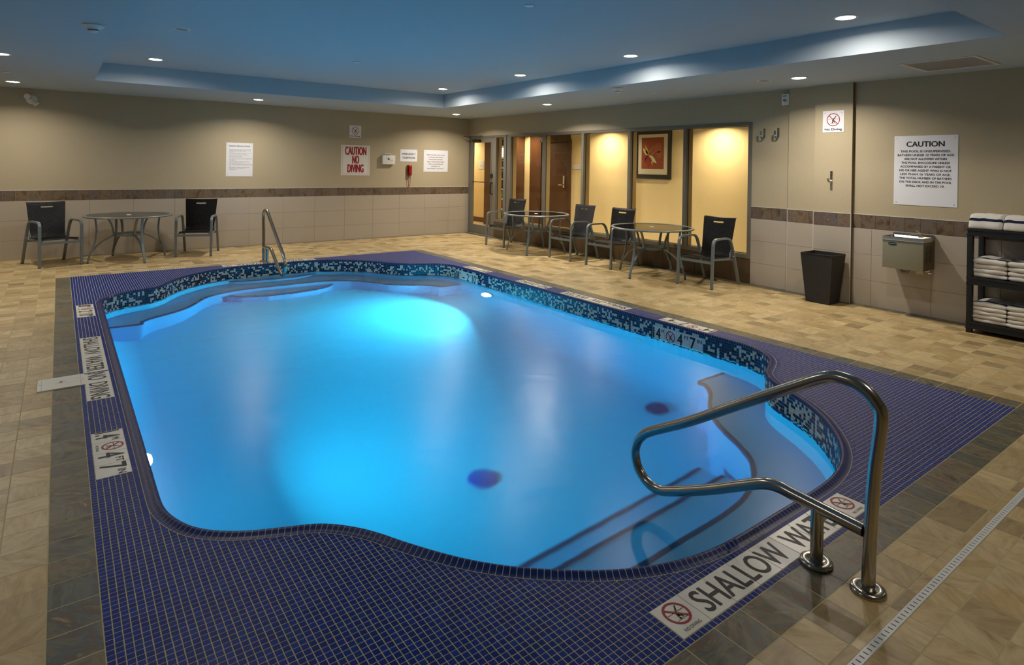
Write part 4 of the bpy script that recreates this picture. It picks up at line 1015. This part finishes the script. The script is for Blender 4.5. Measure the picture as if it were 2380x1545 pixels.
# ================================================================== GRAB RAILS
def grab_rail(x, f, label, group, zs=1.0):
    """f maps the near rail's y to the wanted y"""
    t = empty('grab_rail', (x, f(1.12), 0)); tag(t, label, 'handrail', group)
    r_ = .0242
    raw = [(1.026, .004), (1.022, .20), (1.010, .45), (.990, .66), (1.01, .716), (1.055, .756), (1.118, .771), (1.195, .757), (1.345, .668), (1.60, .510), (1.85, .352), (2.08, .222)]
    bend = [(2.143, .172), (2.178, .115), (2.183, .060), (2.160, .0), (2.105, -.045), (2.035, -.056)]
    back = [(1.95, -.030), (1.73, .075), (1.54, .178), (1.45, .223), (1.385, .236), (1.31, .232), (1.15, .224), (1.045, .219)]
    P = crom([(x, f(y), z*zs) for y, z in raw+bend+back], 6)
    wp(MB().tube(P, r_, 18).build('rail_tube', M['steel'], smooth=True, ang=60), t)
    wp(MB().tube([(x, f(1.222), .004), (x, f(1.221), .225*zs)], r_, 18).build('short_post', M['steel'], smooth=True, ang=60), t)
    for y in (1.026, 1.222):
        wp(MB().lathe([(.026, .010), (.034, .0165), (.052, .017), (.060, .013), (.062, .006), (.062, .0012)], 36, (x, f(y), 0)).build('floor_flange', M['steel'], smooth=True, ang=50), t)
grab_rail(2.47, lambda y: y, 'large brushed steel grab rail in front reaching over the water', 'pool grab rails')
grab_rail(2.615, lambda y: 11.07-y, 'brushed steel grab rail at the far side of the pool', 'pool grab rails', 1.06)

# ================================================================== DECK LID, BASKET, FOUNTAIN
lid = empty('deck_lid', (.036, 5.295, 0)); tag(lid, 'white rectangular deck box lid on the left side of the pool', 'lid')
wp(MB().bbox((-.098, 5.165, -.002), (.171, 5.428, .009), .002).build('plate', M['white_tile']), lid)
wp(MB().box((-.075, 5.178, .009), (-.073, 5.415, .0098)).box((.146, 5.178, .009), (.148, 5.415, .0098)).build('groove', M['greypl']), lid)
wp(MB().lathe([(.028, .0), (.029, .0014), (.031, .0014), (.032, 0)], 28, (.035, 5.30, .0088)).lathe([(.046, 0), (.047, .0014), (.049, .0014), (.050, 0)], 32, (.100, 5.31, .0088)).build('moulded_ring', M['signc'], smooth=True), lid)
wp(MB().lathe([(0, .0012), (.010, .001), (.011, 0)], 14, (.035, 5.30, .0095)).build('lift_hole', M['black']), lid)
for x, y in ((-.082, 5.295), (.158, 5.295)): wp(MB().lathe([(0, .002), (.004, .0015), (.005, 0)], 10, (x, y, .009)).build('screw', M['greypl']), lid)

def basket():
    t = empty('waste_basket', (7.395, 3.64, 0)); tag(t, 'tall black woven tapered waste basket against the right pilaster', 'basket')
    def ringz(hx, hy, z): return [(7.395-hx, 3.64-hy, z), (7.395+hx, 3.64-hy, z), (7.395+hx, 3.64+hy, z), (7.395-hx, 3.64+hy, z)]
    me = bpy.data.meshes.new('basket'); bx, by, tx, ty, h = .118, .140, .165, .190, .585
    bm = bmesh.new(); uv = bm.loops.layers.uv.new('UVMap')
    for ins in (0, .008):
        A = ringz(bx-ins, by-ins, .002+ins); B = ringz(tx-ins, ty-ins, h)
        va = [bm.verts.new(v) for v in A]; vb = [bm.verts.new(v) for v in B]
        for i in range(4):
            j = (i+1) % 4; q_ = (va[i], va[j], vb[j], vb[i]); q_ = q_ if ins == 0 else q_[::-1]; f = bm.faces.new(q_)
            W_ = math.hypot(A[i][0]-A[j][0], A[i][1]-A[j][1]); W2_ = math.hypot(B[i][0]-B[j][0], B[i][1]-B[j][1])
            U = [(-W_/2, 0), (W_/2, 0), (W2_/2, h), (-W2_/2, h)]; U = U if ins == 0 else U[::-1]
            for lp, u in zip(f.loops, U): lp[uv].uv = u
        bm.faces.new(va[::-1] if ins == 0 else va)
        if ins == 0: ob = vb
        else:
            for i in range(4): bm.faces.new((ob[i], ob[(i+1) % 4], vb[(i+1) % 4], vb[i]))
    bm.to_mesh(me); bm.free(); wp(link('woven_body', me, M['basket']), t)
    R = ringz(tx-.003, ty-.003, h)
    wp(MB().tube(arc(R+[R[0]], .01, 3), .006, 8, cap=False).build('rim', M['blackmetal'], smooth=True), t)
basket()

def fountain():
    t = empty('drinking_fountain', (7.49, 2.765, .5)); tag(t, 'wall mounted drinking fountain with steel basin on sage metal cabinet', 'drinking fountain')
    X0, X1, Y0, Y1, Z0, Z1 = 7.345, 7.652, 2.565, 2.962, .525, .835
    wp(MB().bbox((X0, Y0, Z0), (X1, Y1, Z1), .004).build('cabinet', M['ftnbody'], smooth=True, ang=30), t)
    sp = MB().box((X0+.012, Y0-.0012, Z0+.004), (X1, Y0+.001, Z1-.002)); wp(sp.build('side_panel', M['ftnside']), t)
    lo = MB()
    for r_ in range(12):
        for a, b in ((X0+.045, X0+.125), (X0+.145, X0+.225)):
            z = Z0+.085+r_*.0155; lo.add([(a, Y0-.0018, z), (b, Y0-.0018, z+.004), (b, Y0-.0018, z+.010), (a, Y0-.0018, z+.006)], [(0,1,2,3)])
    wp(lo.build('louvre', M['gasket']), t)
    # basin: rim, sloped front, recessed bowl, back splash
    b = MB(); xf = X0-.008; zt = .872
    o = [(xf, Y0-.006), (X1, Y0-.006), (X1, Y1+.006), (xf, Y1+.006)]
    bm = bmesh.new()
    def rg(x0, x1, y0, y1, z): return [bm.verts.new(v) for v in ((x0,y0,z),(x1,y0,z),(x1,y1,z),(x0,y1,z))]
    L = [rg(xf, X1, Y0-.006, Y1+.006, .832), rg(xf+.006, X1, Y0-.006, Y1+.006, .842), rg(xf+.018, X1, Y0-.002, Y1+.002, zt), rg(xf+.034, X1-.045, Y0+.014, Y1-.014, zt), rg(xf+.055, X1-.065, Y0+.045, Y1-.035, zt-.032), rg(xf+.08, X1-.09, Y0+.07, Y1-.06, zt-.036)]
    for a_, c_ in zip(L[:-1], L[1:]):
        for i in range(4): bm.faces.new((a_[i], a_[(i+1) % 4], c_[(i+1) % 4], c_[i]))
    bm.faces.new(L[-1]); me = bpy.data.meshes.new('basin'); bm.to_mesh(me); bm.free()
    for p in me.polygons: p.use_smooth = True
    me.set_sharp_from_angle(angle=math.radians(25)); wp(link('basin', me, M['steel']), t)
    bs = MB().sweep([(X1-.02, Y0+.0, 0), (X1-.02, Y1, 0)], [(0, 0)]*3) if False else MB()
    bs.bbox((X1-.040, Y0-.004, zt-.004), (X1, Y1+.004, .897), .010); wp(bs.build('splash_back', M['steel'], smooth=True, ang=30), t)
    bu = MB().lathe([(.022, 0), (.018, .012), (.013, .022), (.012, .040), (.004, .046)], 16, (7.53, 2.652, zt)).tube([(7.53, 2.652, zt+.034), (7.515, 2.668, zt+.050), (7.50, 2.685, zt+.072), (7.495, 2.692, zt+.078)], .006, 10)
    bu.tube([(7.53, 2.652, zt+.015), (7.475, 2.652, zt+.010)], .010, 12)
    wp(bu.build('bubbler', M['chrome'], smooth=True), t)
    bd = MB().prism([(0, 0), (1, 0), (1, 1), (0, 1)], 0, 0) if False else MB()
    n = 20; cyb, czb, ry, rz = 2.862, .793, .040, .014
    sh_ = [(cyb+ry*(1 if math.cos(a) > 0 else -1)*abs(math.cos(a))**.6, czb+rz*(1 if math.sin(a) > 0 else -1)*abs(math.sin(a))**.8) for a in [2*PI*(k+.5)/n for k in range(n)]]
    bd.add([(X0-.004, y, z) for y, z in sh_]+[(X0-.0002, y, z) for y, z in sh_], [tuple(range(n))]+[(i, (i+1) % n, n+(i+1) % n, n+i) for i in range(n)])
    wp(bd.build('badge', simple('navy_badge', (.05, .09, .16), .3)), t)
    p = Print((X0-.0045, 2.898, .784), (0, -1, 0), (0, 0, 1), .0006)
    cyan = simple('cyan_script', (.45, .78, .85), .3)
    for i_ in range(5):
        a = .008+i_*.013; p.line('c', [(a, .004), (a+.004, .016), (a+.008, .006), (a+.012, .013)], .0028)
    p.done(t, {'c': ('script_mark', cyan)})
    tr = arc([(7.52, 2.84, .53), (7.52, 2.84, .468), (7.52, 2.775, .468), (7.52, 2.775, .505), (7.60, 2.775, .505), (7.652, 2.775, .505)], .035, 6)
    wp(MB().tube(tr, .019, 14).build('drain_trap', M['greypl'], smooth=True), t)
    wp(MB().tube(arc([(7.60, 2.70, .53), (7.60, 2.70, .500), (7.60, 2.60, .503), (7.60, 2.58, .53)], .012), .006, 8).lathe([(0, 0), (.015, 0), (.015, .03), (0, .03)], 12, (7.60, 2.60, .488), (0, -1, 0)).build('supply_pipe', M['chrome'], smooth=True), t)
    wp(MB().bbox((7.645, 2.665, .455), (7.652, 2.735, .525), .002).build('outlet_plate', M['signc']), t)
fountain()

# ================================================================== TOWEL SHELF AND TOWELS
SHY0, SHY1, SHX0, SHX1 = 1.26, 2.158, 7.262, 7.645
ts = empty('towel_shelf', ((SHX0+SHX1)/2, (SHY0+SHY1)/2, 0)); tag(ts, 'black plastic three tier shelf unit holding white towels', 'shelf')
decks = [(.965, 1.030), (.482, .552), (.045, .110)]
for x in (SHX0+.026, SHX1-.026):
    for y in (SHY0+.026, SHY1-.026):
        for (za, zb_) in ((0, .485), (.50, .97)): wp(MB().bbox((x-.024, y-.024, za), (x+.024, y+.024, zb_), .004).build('post', M['shelf'], smooth=True, ang=30), ts)
for z0, z1 in decks:
    o = wp(MB().bbox((SHX0, SHY0, z1-.022), (SHX1, SHY1, z1), .003).bbox((SHX0+.004, SHY0+.004, z0), (SHX0+.022, SHY1-.004, z1-.022), .002).bbox((SHX1-.022, SHY0+.004, z0), (SHX1-.004, SHY1-.004, z1-.022), .002)
           .bbox((SHX0+.022, SHY0+.004, z0), (SHX1-.022, SHY0+.02, z1-.022), .002).bbox((SHX0+.022, SHY1-.02, z0), (SHX1-.022, SHY1-.004, z1-.022), .002).bbox((SHX0-.002, SHY0-.002, z0-.004), (SHX0+.010, SHY1+.002, z0+.012), .002).build('shelf_deck', M['shelf']), ts)
def towel_mesh(w_, d_, h_, seed, stripe='fold'):
    """folded towel: rounded front fold (towards -x), soft sag, slight waviness; local origin at bottom centre"""
    r = random.Random(seed); ny_ = 16; prof_ = []
    k = 8
    for i in range(k+1):
        a = PI/2+PI*i/k; prof_.append((-d_/2+h_/2+h_/2*math.cos(a)*1.0, h_/2+h_/2*math.sin(a)))
    prof_ = [(d_/2, h_*.97), (d_/4, h_), (0, h_*1.0), (-d_/4, h_)] + prof_ + [(-d_/4, 0), (0, 0), (d_/4, 0), (d_/2, .002)]
    ph = [r.uniform(0, 6) for _ in range(4)]; vs = []; m = len(prof_)
    for j in range(ny_+1):
        v = -1+2*j/ny_; e = 1-max(0, abs(v)-.86)/.14*.35
        for (x, z) in prof_:
            zz = h_/2+(z-h_/2)*e; wob = .0035*math.sin(3*v+ph[0])+.002*math.sin(7*v+ph[1]+x*20)
            vs.append((x+.004*math.sin(4*v+ph[2])*(1 if x < 0 else 0), v*w_/2*(1-.012*(abs(zz/h_-.5) > .4)), max(0, zz+wob*(zz/h_))))
    fs = [(j*m+i, j*m+(i+1) % m, (j+1)*m+(i+1) % m, (j+1)*m+i) for j in range(ny_) for i in range(m)]+[tuple(range(m))[::-1], tuple(ny_*m+i for i in range(m))]
    mb = MB(); mb.v = vs; mb.f = fs; me = mb.mesh('towel', True, 70); me.materials.append(M['towel']); return me, prof_, vs, m, ny_
def towel(x, y, z, w_, d_, h_, seed, label, group, rot=0.0, stripe=None):
    t = empty('folded_towel', (x, y, z), rot); tag(t, label, 'towel', group)
    me, pr_, vs, m, n_ = towel_mesh(w_, d_, h_, seed); link('cloth', me, None, t)
    if stripe is not None:
        # a woven navy band running along the towel's face: follows the surface, a hair proud
        i0, i1 = stripe; sv = []; L = i1-i0+1
        for j in range(n_+1):
            for i in range(i0, i1+1):
                a = Vector(vs[j*m+i]); c0 = Vector((0, a.y, h_/2)); a2 = a+Vector(((-1 if pr_[i][0] < -d_/2+h_ else 0)*.0012, 0, .0014 if pr_[i][1] > h_*.55 else 0)); sv.append(tuple(a2))
        link('stripe', (lambda q_: (q_, q_.materials.append(M['stripe']))[0])((lambda b_: b_.mesh('stripe', True, 70))(MB().add(sv, [(j*L+i, j*L+i+1, (j+1)*L+i+1, (j+1)*L+i) for j in range(n_) for i in range(L-1)]))), None, t)
    return t
# top: two stacks of two thick folded towels hanging slightly over the front, navy stripe on the face
def top_towel(y, w_, seed, lab):
    t = empty('folded_towel', (7.44, y, 1.031)); tag(t, lab, 'towel', 'thick towels on the top deck')
    # big soft fold: sloping front face with a stripe
    n_ = 22; pr_ = [(.20, 0), (.20, .11), (.10, .145), (-.02, .150), (-.10, .145), (-.128, .128), (-.145, .105), (-.152, .080), (-.164, .058), (-.175, .028), (-.172, .008), (-.155, 0)]; m = len(pr_); r = random.Random(seed); ph = r.uniform(0, 6); vs = []
    for j in range(n_+1):
        v = -1+2*j/n_; pinch = 1-.10*max(0, abs(v)-.88)/.12
        for x, z in pr_: vs.append((x*pinch+.004*math.sin(5*v+ph), v*w_/2, z*(1+.02*math.sin(6*v+ph)+.01*math.sin(13*v))*pinch))
    mb = MB(); mb.v = vs; mb.f = [(j*m+i, j*m+(i+1) % m, (j+1)*m+(i+1) % m, (j+1)*m+i) for j in range(n_) for i in range(m)]+[tuple(range(m))[::-1], tuple(n_*m+i for i in range(m))]
    me = mb.mesh('cloth', True, 70); me.materials.append(M['towel']); link('cloth', me, None, t)
    sv = [(vs[j*m+i][0]-.0014, vs[j*m+i][1], vs[j*m+i][2]+.0006) for j in range(n_+1) for i in (6, 7)]
    me = MB().add(sv, [(2*j, 2*j+1, 2*j+3, 2*j+2) for j in range(n_)]).mesh('stripe', True, 70); me.materials.append(M['stripe']); link('stripe', me, None, t)
top_towel(2.015, .272, 3, 'thick white towel with navy stripe at the left of the top deck')
top_towel(1.735, .278, 5, 'thick white towel with navy stripe in the middle of the top deck')
top_towel(1.45, .278, 9, 'thick white towel with navy stripe at the right end of the top deck')
posn = ['bottom', 'second', 'third', 'fourth', 'top']
for (zd, nst, hh, dk) in ((.553, 4, .046, 'middle deck'), (.111, 5, .040, 'lowest deck')):
    for ci, (yc, w_, side_) in enumerate(((1.975, .262, 'left'), (1.700, .268, 'centre'), (1.425, .268, 'right'))):
        z = zd
        for k in range(nst):
            last = k == nst-1; h1 = hh*(1.0 if not last else 1.15)
            nm = 'topmost' if last else posn[k]
            towel(7.455+random.uniform(-.006, .006), yc+random.uniform(-.004, .004), z, w_, .335, h1, 100*ci+k+nst*7, 'white towel, %s of the %s stack on the %s' % (nm, side_, dk), 'white towels on the shelf unit', random.uniform(-.015, .015), stripe=(3, 4) if last else None)
            z += h1*.985

# ================================================================== WALL SIGNS
def sign(center, w_, h_, right, board, lab, fill, names=INK, screws=True, nm='wall_sign', edge=.004):
    right = Vector(right); up = Vector((0, 0, 1)); n = right.cross(up); c_ = Vector(center)
    t = empty(nm, c_-up*h_/2); tag(t, lab, 'sign')
    R = Matrix((right, up, n)).transposed().to_4x4()
    o = MB().bbox((-w_/2, -h_/2, .0008), (w_/2, h_/2, edge), .0012).build('board', board); o.matrix_basis = Matrix.Translation(c_) @ R; wp(o, t)
    if screws:
        for sx in (-1, 1):
            for sy in (-1, 1):
                o = MB().lathe([(0, .004), (.004, .0035), (.0055, 0)], 10, (sx*(w_/2-.028), sy*(h_/2-.028), edge)).build('screw', M['chrome']); o.matrix_basis = Matrix.Translation(c_) @ R; wp(o, t)
    p = Print(c_-right*w_/2-up*h_/2+n*edge, right, up, .0005); fill(p, w_, h_); p.done(t, names); return t
FX, FY = (1, 0, 0), (0, -1, 0)
YS = YB-.0005
def f_health(p, w_, h_):
    p.text('k', 'HEALTH REGULATIONS', w_/2, h_-.072, .024, .355, bold=.0008)
    items = ['NO PERSON INFECTED WITH A COMMUNICABLE', 'DISEASE OR HAVING OPEN SORES ON HIS OR', 'HER BODY SHALL ENTER THE POOL.', '', 'NO PERSON SHALL BRING A GLASS CONTAINER', 'ONTO THE DECK OR INTO THE POOL.', '', 'NO PERSON SHALL POLLUTE THE WATER IN', 'THE POOL IN ANY MANNER.', '',
             'SPITTING, SPOUTING OF WATER, AND BLOWING', 'THE NOSE IN THE POOL OR ON THE DECK ARE', 'PROHIBITED.', '', 'NO PERSON SHALL ENGAGE IN BOISTEROUS', 'PLAY IN OR ABOUT THE POOL.', '', 'THE MAXIMUM NUMBER OF BATHERS PERMITTED', 'ON THE DECK AND IN THE POOL AT ANY TIME IS', '10.', '',
             'THE NEAREST TELEPHONE AVAILABLE FOR', 'EMERGENCY USE IS LOCATED AT', 'THE ENTRANCE.']
    y = h_-.128; k = 0; new = True
    for s_ in items:
        if not s_: y -= .004; new = True; continue
        if new: k += 1; p.text('k', '%d.' % k, .040, y, .0105, None, 'L')
        p.text('k', s_, .056, y, .0105, .0097*len(s_), 'L'); new = False; y -= .0205
sign((2.68, YS, 1.60), .462, .621, FX, M['signw'], 'white HEALTH REGULATIONS sign with small print on the back wall', f_health)
def f_nd(p, w_, h_):
    no_dive(p, w_*.5, h_*.58, w_*.31, .12); p.text('k', 'No Diving', w_*.5, h_*.09, h_*.095, w_*.80, bold=.0016)
sign((4.908, YS, 2.222), .252, .252, FX, M['signw'], 'small square No Diving sign above the red lettered sign on the back wall', f_nd)
def f_caution(p, w_, h_):
    for a in (.028, .034): p.line('r', [(a, a), (w_-a, a), (w_-a, h_-a), (a, h_-a), (a, a)], .0018)
    p.text('r', 'CAUTION', w_*.505, h_*.685, .158, .450, bold=.008); p.text('r', 'NO', w_*.505, h_*.395, .158, .140, bold=.008); p.text('r', 'DIVING', w_*.505, h_*.105, .158, .340, bold=.008)
sign((4.921, YS, 1.630), .622, .622, FX, M['signc'], 'square CAUTION NO DIVING sign in red letters on the back wall', f_caution, dict(INK, r=('red_lettering', simple('dark_red_ink', (.58, .06, .10), .45))), screws=False)
sign((6.137, YS, 1.756), .413, .265, FX, M['signw'], 'white EMERGENCY TELEPHONE sign above the red wall phone', lambda p, w_, h_: (p.text('k', 'EMERGENCY', w_/2, h_*.55, .043, .330, bold=.0012), p.text('k', 'TELEPHONE', w_/2, h_*.24, .043, .310, bold=.0012)))
def f_bather(p, w_, h_):
    L = ['EVERY BATHER SHALL TAKE', 'A SHOWER USING WARM', 'WATER AND SOAP AND', 'SHALL THOROUGHLY RINSE', 'OFF ALL SOAP BEFORE', 'ENTERING OR', 'RE-ENTERING THE DECK.']
    for i, s_ in enumerate(L): p.text('k', s_, w_*.49, h_-.120-i*.051, .0225, .0197*len(s_), bold=.0006)
sign((6.815, YS, 1.649), .622, .484, FX, M['signw'], 'wide white shower instruction sign on the back wall beside the door', f_bather)
def f_big(p, w_, h_):
    p.text('k', 'CAUTION', w_*.5, h_-.122, .056, .365, bold=.0030)
    L = ['THIS POOL IS UNSUPERVISED.', 'BATHERS UNDER 12 YEARS OF AGE', 'ARE NOT ALLOWED WITHIN', 'THE POOL ENCLOSURE UNLESS', 'ACCOMPANIED BY A PARENT OR', 'HIS OR HER AGENT WHO IS NOT', 'LESS THAN 16 YEARS OF AGE.', 'THE TOTAL NUMBER OF BATHERS', 'ON THE DECK AND IN THE POOL', 'SHALL NOT EXCEED 10.']
    for i, s_ in enumerate(L): p.text('k', s_, w_*.5, h_-.186-i*.0425, .0225, .0187*len(s_), bold=.0012)
sign((XD-.0005, 2.671, 1.598), .616, .776, FY, M['signw'], 'large white CAUTION pool rules sign above the drinking fountain', f_big)
sign((XC_-.0005, 3.645, 2.184), .256, .264, FY, M['signw'], 'square No Diving sign on the right pilaster', f_nd)
# first aid kit
fa = empty('first_aid_kit', (5.637, 11.99, 1.555)); tag(fa, 'white plastic first aid case hanging on the back wall', 'first aid kit')
wp(MB().bbox((5.492, 11.955, 1.556), (5.782, 12.034, 1.750), .014).build('case', M['white'], smooth=True, ang=30), fa)
wp(MB().tube(arc([(5.555, 11.99, 1.748), (5.560, 11.99, 1.792), (5.685, 11.99, 1.792), (5.690, 11.99, 1.748)], .02), .008, 10).build('handle', M['white'], smooth=True), fa)
p = Print((5.492, 11.9548, 1.556), (1, 0, 0), (0, 0, 1), .0006)
p.rect('g', .128, .088, .146, .140); p.rect('g', .111, .105, .163, .123)
p.text('b', 'FIRST', .098, .146, .014, .052); p.text('b', 'AID', .088, .127, .013, .036); p.text('r', 'PREMIERS', .200, .085, .011, .078); p.text('g', 'SOINS', .190, .066, .011, .042)
p.done(fa, {'g': ('green_cross', simple('dark_green_ink', (.05, .20, .16), .5)), 'b': ('blue_lettering', simple('blue_ink', (.10, .35, .55), .5)), 'r': ('red_lettering', M['red'])})
# wall phone
ph_ = empty('wall_phone', (6.146, 11.99, 1.32)); tag(ph_, 'red wall mounted emergency telephone with a hanging cord', 'telephone')
wp(MB().bbox((6.092, 11.985, 1.325), (6.200, 12.034, 1.550), .012).build('base', M['redpl'], smooth=True, ang=30), ph_)
wp(MB().bbox((6.112, 11.952, 1.330), (6.178, 11.984, 1.545), .014).build('handset', M['redpl'], smooth=True, ang=30), ph_)
wp(MB().lathe([(0, .003), (.007, .002), (.008, 0)], 12, (6.145, 11.952, 1.395), (0, -1, 0)).box((6.128, 11.9505, 1.53), (6.162, 11.953, 1.545)).build('button', M['chrome']), ph_)
cord = crom([(6.118, 12.0, 1.325), (6.116, 12.0, 1.25), (6.122, 12.0, 1.15), (6.135, 12.0, 1.095), (6.148, 12.0, 1.09), (6.160, 12.0, 1.14), (6.168, 12.0, 1.24), (6.170, 12.0, 1.325)], 14)
wp(MB().tube([(v.x+.003*math.sin(i*1.7), v.y+.003*math.cos(i*1.7), v.z) for i, v in enumerate(cord)], .0045, 7).build('coiled_cord', M['redpl'], smooth=True), ph_)
# coat hooks
def hook(x, y, z, lab, up_=1):
    t = empty('wall_hook', (x, y, z)); tag(t, lab, 'hook', 'metal wall hooks')
    if up_ == 1: P = [(x-.004, y, z+.13), (x-.004, y, z+.03), (x-.02, y, z+.0), (x-.045, y, z-.010), (x-.075, y, z+.01), (x-.088, y, z+.045), (x-.085, y, z+.09)]
    else: P = [(x-.004, y, z+.13), (x-.004, y, z+.03), (x-.018, y, z+.0), (x-.045, y, z-.006), (x-.072, y, z+.012), (x-.088, y, z+.040)]
    wp(MB().sweep(crom(P, 6), [(-.014, -.0022), (.014, -.0022), (.014, .0022), (-.014, .0022)], side=(0, 1, 0)).build('bracket', M['steel'], smooth=True, ang=40), t)
    for dz in (.112, .078): wp(MB().lathe([(0, .003), (.004, .002), (.005, 0)], 10, (x-.006, y, z+dz), (-1, 0, 0)).build('screw', M['gasket']), t)
hook(XW, 4.607, 2.008, 'metal wall hook nearest the rightmost window'); hook(XW, 4.406, 2.008, 'metal wall hook between the window and the pilaster'); hook(XC_, 3.658, 1.445, 'single low metal hook on the right pilaster', 2)
# alarm strobe
st = empty('alarm_strobe', (7.68, 4.262, 2.43)); tag(st, 'small white fire alarm strobe high beside the pilaster', 'alarm')
wp(MB().bbox((7.655, 4.245, 2.432), (7.699, 4.345, 2.578), .006).build('housing', M['white'], smooth=True, ang=30), st)
wp(MB().lathe([(0, .018), (.018, .014), (.026, 0)], 16, (7.655, 4.30, 2.50), (-1, 0, 0)).build('strobe_lens', M['glass'], smooth=True), st)
wp(MB().box((7.653, 4.27, 2.545), (7.656, 4.33, 2.56)).build('label_strip', M['greypl']), st)
# twin emergency lamp heads on the back wall
em = empty('emergency_lamp', (-.345, 12.0, 2.48)); tag(em, 'white twin head emergency lamp high on the back wall at left', 'lamp')
wp(MB().lathe([(.072, 0), (.072, .016), (.060, .026), (0, .028)], 32, (-.345, YB, 2.475), (0, -1, 0)).build('base_plate', M['white'], smooth=True, ang=40), em)
for (dx, dz, ax, mt) in ((-.075, .075, (-.25, -.85, -.05), 'white'), (.055, -.065, (.50, -.35, -.62), 'white')):
    o_ = Vector((-.345+dx*.55, 11.985, 2.475+dz*.55)); a_ = Vector(ax).normalized()
    wp(MB().tube([(-.345+dx*.2, 12.008, 2.475+dz*.2), tuple(o_)], .009, 10).build('arm', M['greypl'], smooth=True), em)
    wp(MB().lathe([(0, -.028), (.018, -.022), (.026, .0), (.042, .045), (.042, .052), (.036, .052)], 24, tuple(o_), tuple(a_)).build('lamp_head', M[mt], smooth=True, ang=50), em)
    wp(MB().lathe([(.038, .044), (0, .046)], 24, tuple(o_), tuple(a_)).build('reflector', M['blackmetal'], smooth=True), em)
# ceiling fittings
def detector(x, y, z, lab):
    t = empty('smoke_detector', (x, y, z)); tag(t, lab, 'smoke detector', 'smoke detectors on the ceiling')
    wp(MB().lathe([(.078, -.001), (.078, -.010), (.045, -.034), (.043, -.036), (.036, -.040), (.034, -.052), (.022, -.060), (0, -.060)], 32, (x, y, z)).build('housing', M['white'], smooth=True, ang=35), t)
    wp(MB().lathe([(.0375, -.036), (.039, -.040), (.0375, -.044)], 24, (x, y, z)).build('vent_slot', M['gasket'], smooth=True), t)
detector(.208, 5.90, ZC, 'round smoke detector on the low ceiling at upper left'); detector(6.04, 5.75, ZC, 'round smoke detector on the low ceiling at right')
for x, y, z, lab in ((3.107, 7.598, ZT, 'small round sprinkler cover in the middle of the raised ceiling'), (3.085, 3.945, ZT, 'small round sprinkler cover at the top edge of the raised ceiling'), (3.09, 10.99, ZC, 'small round sprinkler cover before the back wall'),
                     (-.538, 9.90, ZC, 'small round sprinkler cover in the low ceiling at the far left'), (6.746, 5.73, ZC, 'small round sprinkler cover in the low ceiling on the right'), (6.731, 9.87, ZC, 'small round sprinkler cover in the low ceiling near the back corner'), (7.319, 11.21, ZC, 'small round sprinkler cover above the glass door')):
    t = empty('sprinkler_cover', (x, y, z)); tag(t, lab, 'sprinkler cover', 'concealed sprinkler covers')
    wp(MB().lathe([(.041, -.0005), (.041, -.004), (.036, -.007), (0, -.0075)], 24, (x, y, z)).build('cap', M['white'], smooth=True, ang=40), t)
    wp(MB().lathe([(.046, -.0002), (.046, -.0018), (.040, -.002)], 24, (x, y, z)).build('gap_ring', M['greypl']), t)
# air grille
ag = empty('air_grille', (6.97, 2.24, ZC)); tag(ag, 'rectangular air return grille in the low ceiling at upper right', 'vent')
x0, x1, y0, y1 = 6.63, 7.32, 1.92, 2.56; fr = MB()
for a in (((x0, y0, ZC-.008), (x1, y0+.03, ZC)), ((x0, y1-.03, ZC-.008), (x1, y1, ZC)), ((x0, y0+.03, ZC-.008), (x0+.03, y1-.03, ZC)), ((x1-.03, y0+.03, ZC-.008), (x1, y1-.03, ZC))): fr.bbox(*a, .0015)
wp(fr.build('frame', M['white']), ag)
wp(MB().box((x0+.03, y0+.03, ZC-.002), (x1-.03, y1-.03, ZC-.0005)).build('dark_backing', M['greypl']), ag)
for k in range(40):
    y = y0+.037+k*(y1-y0-.074)/39; wp(MB().add([(x0+.03, y-.006, ZC-.006), (x1-.03, y-.006, ZC-.006), (x1-.03, y+.006, ZC-.0035), (x0+.03, y+.006, ZC-.0035)], [(0,1,2,3)]).build('slat', M['white']), ag)
